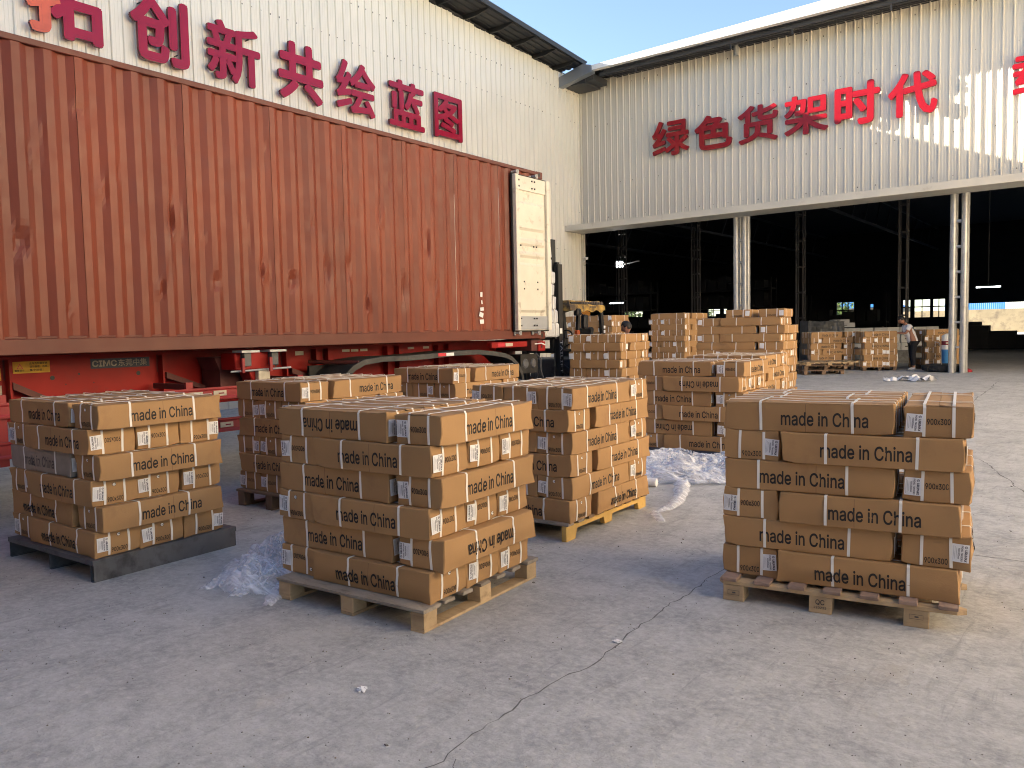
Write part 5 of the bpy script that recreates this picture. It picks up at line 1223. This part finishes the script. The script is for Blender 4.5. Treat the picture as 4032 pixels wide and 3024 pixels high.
# unseen building inferred from the warm side light, shaped to bounce sun
t = empty('unseen_bounce_building', (8.5, 0, 0), 0, 'unseen cream building right of the view, added to bounce sunlight into the yard', 'building')
m = MB(); m.box(0, 14, 1.5, 24.6, 0, 10.5); obj('wall', m.mesh('wall', 'facade_cream'), t)
m = MB(); m.prism([(1.2, 10.5), (24.8, 10.5), (24.8, 10.8), (1.2, 10.8)], -1, 15, 'yz'); obj('roof', m.mesh('roof', 'white_trim'), t)
for k in range(3):
    m = MB(); m.box(-.02, .02, 7 + k * 6, 9.5 + k * 6, 7.2, 8.4); obj('window', m.mesh('window', 'glass_dark'), t)

t = empty('unseen_shade_building', (-12, -5.5, 0), 0, 'unseen brown building behind the camera, added to shade the near box sides', 'building')  # unseen, added to block sky light from faces turned to the camera
m = MB(); m.box(-3, 25, -12, 0, 0, 8.5); obj('wall', m.mesh('wall', 'workshop'), t)
m = MB(); m.box(-3.4, 25.4, -12.4, .5, 8.5, 8.7); obj('roof', m.mesh('roof', 'roofdark'), t)
for k in range(3): m = MB(); m.box(2 + k * 8, 6 + k * 8, -.0, .03, 0, 4.2); obj('door', m.mesh('door', 'steel_blue'), t)
# ------------------------------------------------------------------ forklift
fk = empty('forklift', (-8.95, 12.65, gz(12.9)), radians(0), 'dirty forklift with a tattered yellow roof cover lifting wrapped bundles', 'forklift')
def FK(name, m, mt, parent=None, **kw): return obj(name, m.mesh(name, mt, **kw), parent or fk)
for s_ in (-1, 1):
    m = MB(); m.box(s_ * .40 - .05, s_ * .40 + .05, -.06, .08, .08, 2.83); FK('outer_mast_rail', m, 'black', bevel=.006)
    m = MB(); m.box(s_ * .29 - .04, s_ * .29 + .04, -.10, .04, 1.2, 3.3); FK('inner_mast_rail', m, 'black', bevel=.006)
    m = MB(); m.tube([(s_ * .24, .12, .3), (s_ * .24, .12, 2.6)], .035, 8); FK('lift_cylinder', m, 'steel_grey', smooth=True)
for z_ in (.35, 1.15, 1.95, 2.78): m = MB(); m.box(-.40, .40, -.02, .06, z_, z_ + .09); FK('mast_crossbar', m, 'black')
m = MB(); m.box(-.34, .34, -.08, -.02, 2.05, 2.14); FK('mast_crossbar', m, 'black'); m = MB(); m.box(-.3, .3, -.06, .0, 3.2, 3.3); FK('mast_crossbar', m, 'black')
m = MB(); m.box(-.45, .45, -.20, -.14, 1.42, 1.50); m.box(-.45, .45, -.20, -.14, 1.80, 1.88)
for x_ in (-.4, 0, .4): m.box(x_ - .03, x_ + .03, -.2, -.15, 1.42, 1.9)
FK('carriage', m, 'black')
for x_ in (-.28, .28): m = MB(); m.prism([(-.2, 1.85), (-.25, 1.85), (-.25, 1.45), (-1.25, 1.41), (-1.25, 1.40), (-.2, 1.40)], x_ - .05, x_ + .05, 'yz'); FK('fork', m, 'black')
m = MB(); m.box(.451, .454, -.045, .06, 1.26, 1.94)
V, F = text_vf('TAILIFT', .62, .075); m2 = MB(); m2.add((V, F), lambda p: Vector((.456, p.y, 1.08 - p.x))); FK('mast_lettering', m2, 'white', fixn=False)
m = MB(); m.box(.4505, .4535, -.04, .04, 1.52, 1.62); FK('sticker', m, 'white')
m = MB(); m.prism([(.25, .45), (.30, 1.02), (.62, 1.05), (.75, .62), (1.35, .62), (1.42, 1.05), (2.1, 1.05), (2.28, .95), (2.30, .30), (1.9, .22), (.55, .22)], -.50, .50, 'yz'); FK('body', m, 'steel_grey', bevel=.02)
m = MB(); m.prism([(1.55, 1.05), (2.12, 1.06), (2.32, .95), (2.34, .25), (1.62, .25)], -.53, .53, 'yz'); FK('counterweight', m, 'fl_orange', bevel=.03)
m = MB(); m.box(.505, .515, .35, .9, .45, .8); FK('side_panel', m, 'refl_red')
for (y_, r_) in ((.30, .34), (1.85, .27)):
    for s_ in (-1, 1):
        w = empty('wheel', (s_ * .48, y_, r_)); w.parent = fk
        m = MB(); m.lathe([(r_ * .5, -.1), (r_ * .95, -.1), (r_, -.07), (r_, .07), (r_ * .95, .1), (r_ * .5, .1)], 24, 'x'); FK('tyre', m, 'rubber', w, smooth=True); m = MB(); m.lathe([(r_ * .5, .08), (.05, .06), (.001, .06)], 20, 'x'); m.lathe([(r_ * .5, -.08), (.001, -.06)], 20, 'x'); FK('rim', m, 'ivory', w)
m = MB(); m.tube([(.30, .05, .95), (.42, .35, .75), (.5, .6, .55)], .07, 10); FK('tilt_cylinder', m, 'steel_grey', smooth=True)
# overhead guard, from front pillars to rear pillars
for s_ in (-1, 1):
    m = MB(); m.bar((s_ * .46, .50, 1.0), (s_ * .46, .62, 2.08), .055, .07); FK('front_pillar', m, 'black')
    m = MB(); m.bar((s_ * .46, 1.56, 1.0), (s_ * .46, 1.42, 2.08), .06, .10); FK('rear_pillar', m, 'black')
for s_ in (-1, 1): m = MB(); m.box(s_ * .46 - .03, s_ * .46 + .03, .30, 1.50, 2.06, 2.13); FK('roof_rail', m, 'black')
for k in range(7): m = MB(); m.box(-.46, .46, .34 + k * .18, .37 + k * .18, 2.08, 2.12); FK('roof_bar', m, 'black')
m = MB(); nx, ny = 26, 22; rj = random.Random(4); P = {}
for i in range(nx + 1):
    for j in range(ny + 1):
        u, v = i / nx, j / ny; x = -.56 + 1.12 * u; y = .18 + 1.40 * v; ed = min(u, 1 - u, v, 1 - v)
        z = 2.17 - .015 * (1 + noise.noise(Vector((x * 5, y * 5, 0)))); 
        if ed < .001: z -= .20 + .07 * noise.noise(Vector((x * 6, y * 6, 3))); 
        elif ed < .05: z -= .10
        x_ = max(-.50, min(.50, x)) if ed < .05 else x * .89; P[i, j] = (x_ * 1.02, max(.22, min(1.54, y)), z)
for i in range(nx):
    for j in range(ny): m.quad(P[i, j], P[i + 1, j], P[i + 1, j + 1], P[i, j + 1])
o = FK('canvas_cover', m, 'cover', fixn=False)
rj = random.Random(8)
m = MB()
for k in range(9):
    y_ = .62 + k * .092; m.box(.521, .5235, y_, y_ + .05, 2.09 + rj.uniform(-.01, .01), 2.15 + rj.uniform(-.01, .01))
for k in range(3): m.box(.521, .5235, .95 + k * .08, .99 + k * .08, 2.01, 2.05)
m.m = 0; obj('worn_lettering', m.mesh('worn_lettering', 'ink2'), o)
m = MB(); m.box(-.22, .22, 1.0, 1.5, 1.05, 1.20); m.prism([(1.38, 1.15), (1.50, 1.15), (1.60, 1.62), (1.52, 1.64)], -.22, .22, 'yz'); FK('seat', m, 'black', bevel=.03)
m = MB(); m.tube([(.0 + .17 * cos(a), .82 + .06 * sin(a), 1.42 + .16 * sin(a)) for a in [2 * pi * k / 20 for k in range(21)]], .016, 8); m.tube([(0, .82, 1.42), (0, .62, 1.05)], .02, 8); m.bar((-.16, .82, 1.42), (.16, .82, 1.42), .02, .02); FK('steering_wheel', m, 'black', smooth=True)
m = MB(); m.box(.44, .56, .44, .56, 1.86, 2.0); o = FK('work_lamp', m, 'black', bevel=.02); m = MB(); m.box(.561, .565, .46, .54, 1.88, 1.98); FK('lamp_glass', m, 'glass_dark', o)
m = MB(); m.box(.46, .58, .66, .80, 1.60, 1.88); o = FK('mirror', m, 'black', bevel=.03); m = MB(); m.tube([(.47, .60, 1.95), (.52, .70, 1.86)], .012, 6); FK('mirror_arm', m, 'black', o)
m = MB(); m.box(.46, .55, .44, .52, 1.44, 1.58); FK('indicator', m, 'lamp_orange', bevel=.015)
for k in range(4): m = MB(); m.box(.49, .497, 1.50 + .0, 1.56, 1.60 - .09 * k, 1.66 - .09 * k); FK('striped_sticker', m, 'refl_red' if k == 2 else 'white')
# bundles on the forks (raised load, two columns of strapped packs)
BG = 'shiny wrapped bundles on the forklift forks'
zb0 = gz(12.9) + 1.46
for k, (h_, dx, lb_) in enumerate([(.26, 0, 'lowest wrapped silver bundle on the forks beside the container door'), (.26, -.02, 'second wrapped silver bundle up on the forks'), (.25, -.05, 'third wrapped silver bundle up, just below the mast crossbar'), (.22, -.09, 'fourth wrapped bundle, partly behind the mast'), (.24, -.07, 'fifth wrapped silver white bundle from the forks up'), (.24, -.13, 'sixth wrapped bundle, with loose film at its side'), (.24, -.14, 'topmost wrapped white bundle high above the container door')]):
    m = MB(); m.box(-.50, .56 + dx, -.95, -.02, 0, h_ - .015); me = m.mesh('wrapped_bundle', 'bundle', bevel=.02); rj = random.Random(k)
    for q in me.vertices: q.co += Vector((rj.uniform(-1, 1), rj.uniform(-1, 1), rj.uniform(-1, 1))) * .012
    o = obj('wrapped_bundle', me, None, (-8.95, 12.45, zb0 + sum([.26, .26, .25, .22, .24, .24, .24][:k]))); tag(o, lb_, 'bundle', BG)
    for y_ in (-.75, -.45, -.15): m = MB(); m.box(-.515, .575 + dx, y_ - .01, y_ + .01, -.002, h_ - .005); obj('strap', m.mesh('strap', 'strap'), o)
m = MB(); m.box(0, .34, 0, .04, 0, .80); o = obj('orange_board', m.mesh('orange_board', 'fl_orange'), None, (-15.0, 23.6, 1.75), 0)
tag(o, 'orange board against the building corner behind the forklift roof', 'board'); m = MB(); m.box(.14, .20, -.0, .04, -1.49, 0); obj('leg', m.mesh('leg', 'dark_steel'), o)

# ------------------------------------------------------------------ people
def skin_mesh(name, joints, edges, mt, sub=2, root=0):
    me = bpy.data.meshes.new(name); me.from_pydata([j[0] for j in joints], edges, []); o = bpy.data.objects.new(name, me); COL.objects.link(o)
    md = o.modifiers.new('skin', 'SKIN'); md.use_smooth_shade = True
    for i, j in enumerate(joints):
        sv = me.skin_vertices[0].data[i]; r = j[1]; sv.radius = (r, r) if not isinstance(r, tuple) else r; sv.use_root = (i == root)
    sb = o.modifiers.new('sub', 'SUBSURF'); sb.levels = sub; sb.render_levels = sub
    bpy.context.view_layer.update(); ev = o.evaluated_get(bpy.context.evaluated_depsgraph_get())
    out = bpy.data.meshes.new_from_object(ev); out.materials.clear(); out.materials.append(MT[mt])
    for p in out.polygons: p.use_smooth = True
    bpy.data.objects.remove(o); return out
def head(parent, pos, yaw_, tilt):
    """head with face, ears and hair; faces local -x before yaw"""
    R = Matrix.Rotation(yaw_, 4, 'Z') @ Matrix.Rotation(tilt, 4, 'Y'); bm = bmesh.new(); bmesh.ops.create_uvsphere(bm, u_segments=28, v_segments=20, radius=1)
    for q in bm.verts:
        x, y, z = q.co; w = 1 - .22 * max(0, -z) ** 1.5
        q.co = Vector((x * .098 * w, y * .076 * w, z * .118))
        if x < -.3 and z < .1: q.co.x -= .010 * max(0, -z)
        if x < -.9 and abs(y) < .25 and -.4 < z < .15: q.co.x -= .020 * (1 - abs(y) / .25)
        if x < -.6 and abs(abs(y) - .38) < .2 and .0 < z < .28: q.co.x += .008
    me = bpy.data.meshes.new('head'); bm.to_mesh(me); bm.free(); me.materials.append(MT['skin'])
    for p in me.polygons: p.use_smooth = True
    hd = obj('head', me, parent, pos); hd.rotation_euler = R.to_euler()
    for s_ in (-1, 1):
        m = MB(); m.lathe([(.001, -.008), (.022, -.006), (.028, .004), (.018, .010), (.001, .004)], 12, 'y', (.012, s_ * .078, -.008)); obj('ear', m.mesh('ear', 'skin', smooth=True), hd)
        m = MB(); m.box(-.092, -.084, s_ * .032 - .012, s_ * .032 + .012, .012, .020); obj('eye', m.mesh('eye', 'black'), hd)
        m = MB(); m.box(-.094, -.086, s_ * .032 - .016, s_ * .032 + .016, .030, .036); obj('eyebrow', m.mesh('eyebrow', 'hair'), hd)
    m = MB(); m.box(-.096, -.088, -.022, .022, -.056, -.048); obj('mouth', m.mesh('mouth', 'maroon'), hd)
    bm = bmesh.new(); bmesh.ops.create_uvsphere(bm, u_segments=32, v_segments=22, radius=1)
    for q in list(bm.verts):
        x, y, z = q.co
        q.co = Vector((x * .110 + .008, y * .088, z * .128 + .004)) + q.co * (.010 * noise.noise(Vector((x * 6, y * 6, z * 6))))
    dl = [q for q in bm.verts if (q.co.z < .045 and q.co.x < -.045) or (q.co.z < -.01 and q.co.x < .02) or q.co.z < -.065]
    bmesh.ops.delete(bm, geom=dl, context='VERTS'); me = bpy.data.meshes.new('hair'); bm.to_mesh(me); bm.free(); me.materials.append(MT['hair'])
    for p in me.polygons: p.use_smooth = True
    h = obj('hair', me, hd); sm = None
    return hd
def hand(parent, wrist, d, palm_n, curl, s_=1, nm='hand'):
    d = Vector(d).normalized(); n_ = Vector(palm_n).normalized(); sd_ = d.cross(n_).normalized() * s_; w = Vector(wrist)
    J = [(w, .022), (w + d * .05, (.036, .016)), (w + d * .085, (.038, .014))]; E = [(0, 1), (1, 2)]
    for k, (off, ln) in enumerate([(-.030, .070), (-.010, .080), (.010, .075), (.028, .060)]):
        b = len(J); a0 = w + d * .085 + sd_ * off
        J += [(a0, .009), (a0 + (d * cos(curl) + n_ * sin(curl)) * ln * .5, .0085), (a0 + (d * cos(curl) + n_ * sin(curl)) * ln * .5 + (d * cos(2 * curl) + n_ * sin(2 * curl)) * ln * .5, .007)]; E += [(2, b), (b, b + 1), (b + 1, b + 2)]
    b = len(J); J += [(w + d * .03 - sd_ * .035, .011), (w + d * .06 - sd_ * .055 + n_ * .015, .010), (w + d * .09 - sd_ * .05 + n_ * .03, .008)]; E += [(0, b), (b, b + 1), (b + 1, b + 2)]
    return obj(nm, skin_mesh(nm, J, E, 'skin', 1), parent)
def person(loc, rz, label, pose, shirt, bend=.0):
    p = empty('person', loc, rz, label, 'person'); lean = bend
    hipz = .90; H_ = Vector((0, 0, hipz))
    def tp(dz, dy=0, dx=0): return Vector((-sin(lean) * dz + dx * cos(lean), dy, hipz + cos(lean) * dz + dx * sin(lean)))
    chest = tp(.36); neck = tp(.52); 
    sh = [tp(.46, s * .175) for s in (-1, 1)]
    if pose == 'work': el = [Vector((-.30, -.20, 1.12)), Vector((-.16, .27, 1.13))]; wr = [Vector((-.50, -.06, 1.13)), Vector((-.46, .12, 1.13))]
    else: el = [sh[0] + Vector((-.02, -.05, -.28)), sh[1] + Vector((-.02, .05, -.28))]; wr = [el[0] + Vector((-.12, .0, -.22)), el[1] + Vector((-.12, .0, -.22))]
    ft = [Vector((-.02, -.12, .07)), Vector((.10, .13, .07))]; kn = [Vector((-.04, -.105, .48)), Vector((.02, .115, .48))]
    J = [(H_, (.14, .10)), (tp(.18), (.13, .10)), (chest, (.15, .105)), (tp(.47), (.09, .08)), (neck, .055), (tp(.60, 0, .0) + Vector((-.02, 0, 0)), .05)]; E = [(0, 1), (1, 2), (2, 3), (3, 4), (4, 5)]
    for k in (0, 1):
        b = len(J); J += [(sh[k], .058), (el[k], .040), (wr[k], .025)]; E += [(3, b), (b, b + 1), (b + 1, b + 2)]
        b = len(J); J += [(H_ + Vector((0, (-1, 1)[k] * .09, -.08)), .090), (kn[k], .058), (ft[k], .038)]; E += [(0, b), (b, b + 1), (b + 1, b + 2)]
    obj('body', skin_mesh('body', J, E, 'skin'), p)
    J = [(H_ + Vector((0, 0, -.10)), (.165, .125)), (H_, (.165, .125)), (tp(.18), (.16, .125)), (chest, (.172, .128)), (tp(.475), (.105, .095))]; E = [(0, 1), (1, 2), (2, 3), (3, 4)]
    for k in (0, 1): b = len(J); J += [(sh[k], .075), (sh[k].lerp(el[k], .62), .066)]; E += [(4, b), (b, b + 1)]
    obj('shirt', skin_mesh('shirt', J, E, shirt), p)
    J = [(H_ + Vector((0, 0, .02)), (.155, .115))]; E = []
    for k in (0, 1): b = len(J); J += [(H_ + Vector((0, (-1, 1)[k] * .09, -.10)), .108), (kn[k], .082), (ft[k] + Vector((0, 0, .05)), .070)]; E += [(0, b), (b, b + 1), (b + 1, b + 2)]
    obj('trousers', skin_mesh('trousers', J, E, 'trousers'), p)
    for k in (0, 1):
        f = ft[k]; J = [(f + Vector((.05, 0, -.025)), .038), (f + Vector((-.06, 0, -.032)), (.042, .034)), (f + Vector((-.17, 0, -.042)), (.038, .026))]; obj('shoe', skin_mesh('shoe', J, [(0, 1), (1, 2)], 'shoe', 2), p)
        hand(p, wr[k], wr[k] - el[k], (0, 0, -1), .5 if pose == 'work' else .3, 1 if k else -1)
    head(p, tuple(tp(.70) + Vector((-.06 if bend > .2 else -.02, 0, -.02 if bend > .2 else 0))), 0, -radians(35) if bend > .2 else -radians(22))
    return p
pw = person((-5.10, 26.70, .28), radians(36), 'person in white shirt and black trousers bending over a stack, holding white film', 'work', 'tee', .42)
m = MB(); P = {}
for i in range(9):
    for j in range(22):
        t = j / 21; w_ = .10 * (1 - .6 * t) if t > .12 else .13; P[i, j] = (-.50 - .05 * sin(t * 5) + .015 * sin(i * 2 + j), (i / 8 - .5) * w_ + .02 * sin(t * 9), 1.15 + .03 * sin(i) - 1.0 * max(0, t - .12) ** 1.0 if t > .12 else 1.15 - .02 * i % 3)
for i in range(8):
    for j in range(21): m.quad(P[i, j], P[i + 1, j], P[i + 1, j + 1], P[i, j + 1])
o = obj('film_strip', m.mesh('film_strip', 'milky', fixn=False), None, (-5.10, 26.70, .28), radians(36)); tag(o, 'white film strip hanging from the hands of the bending person', 'film strip')
person((-7.93, 14.25, gz(14.25)), radians(20), 'dark haired person in a blue shirt, only head and shoulder above the boxes', 'stand', 'blue_tee', .05)
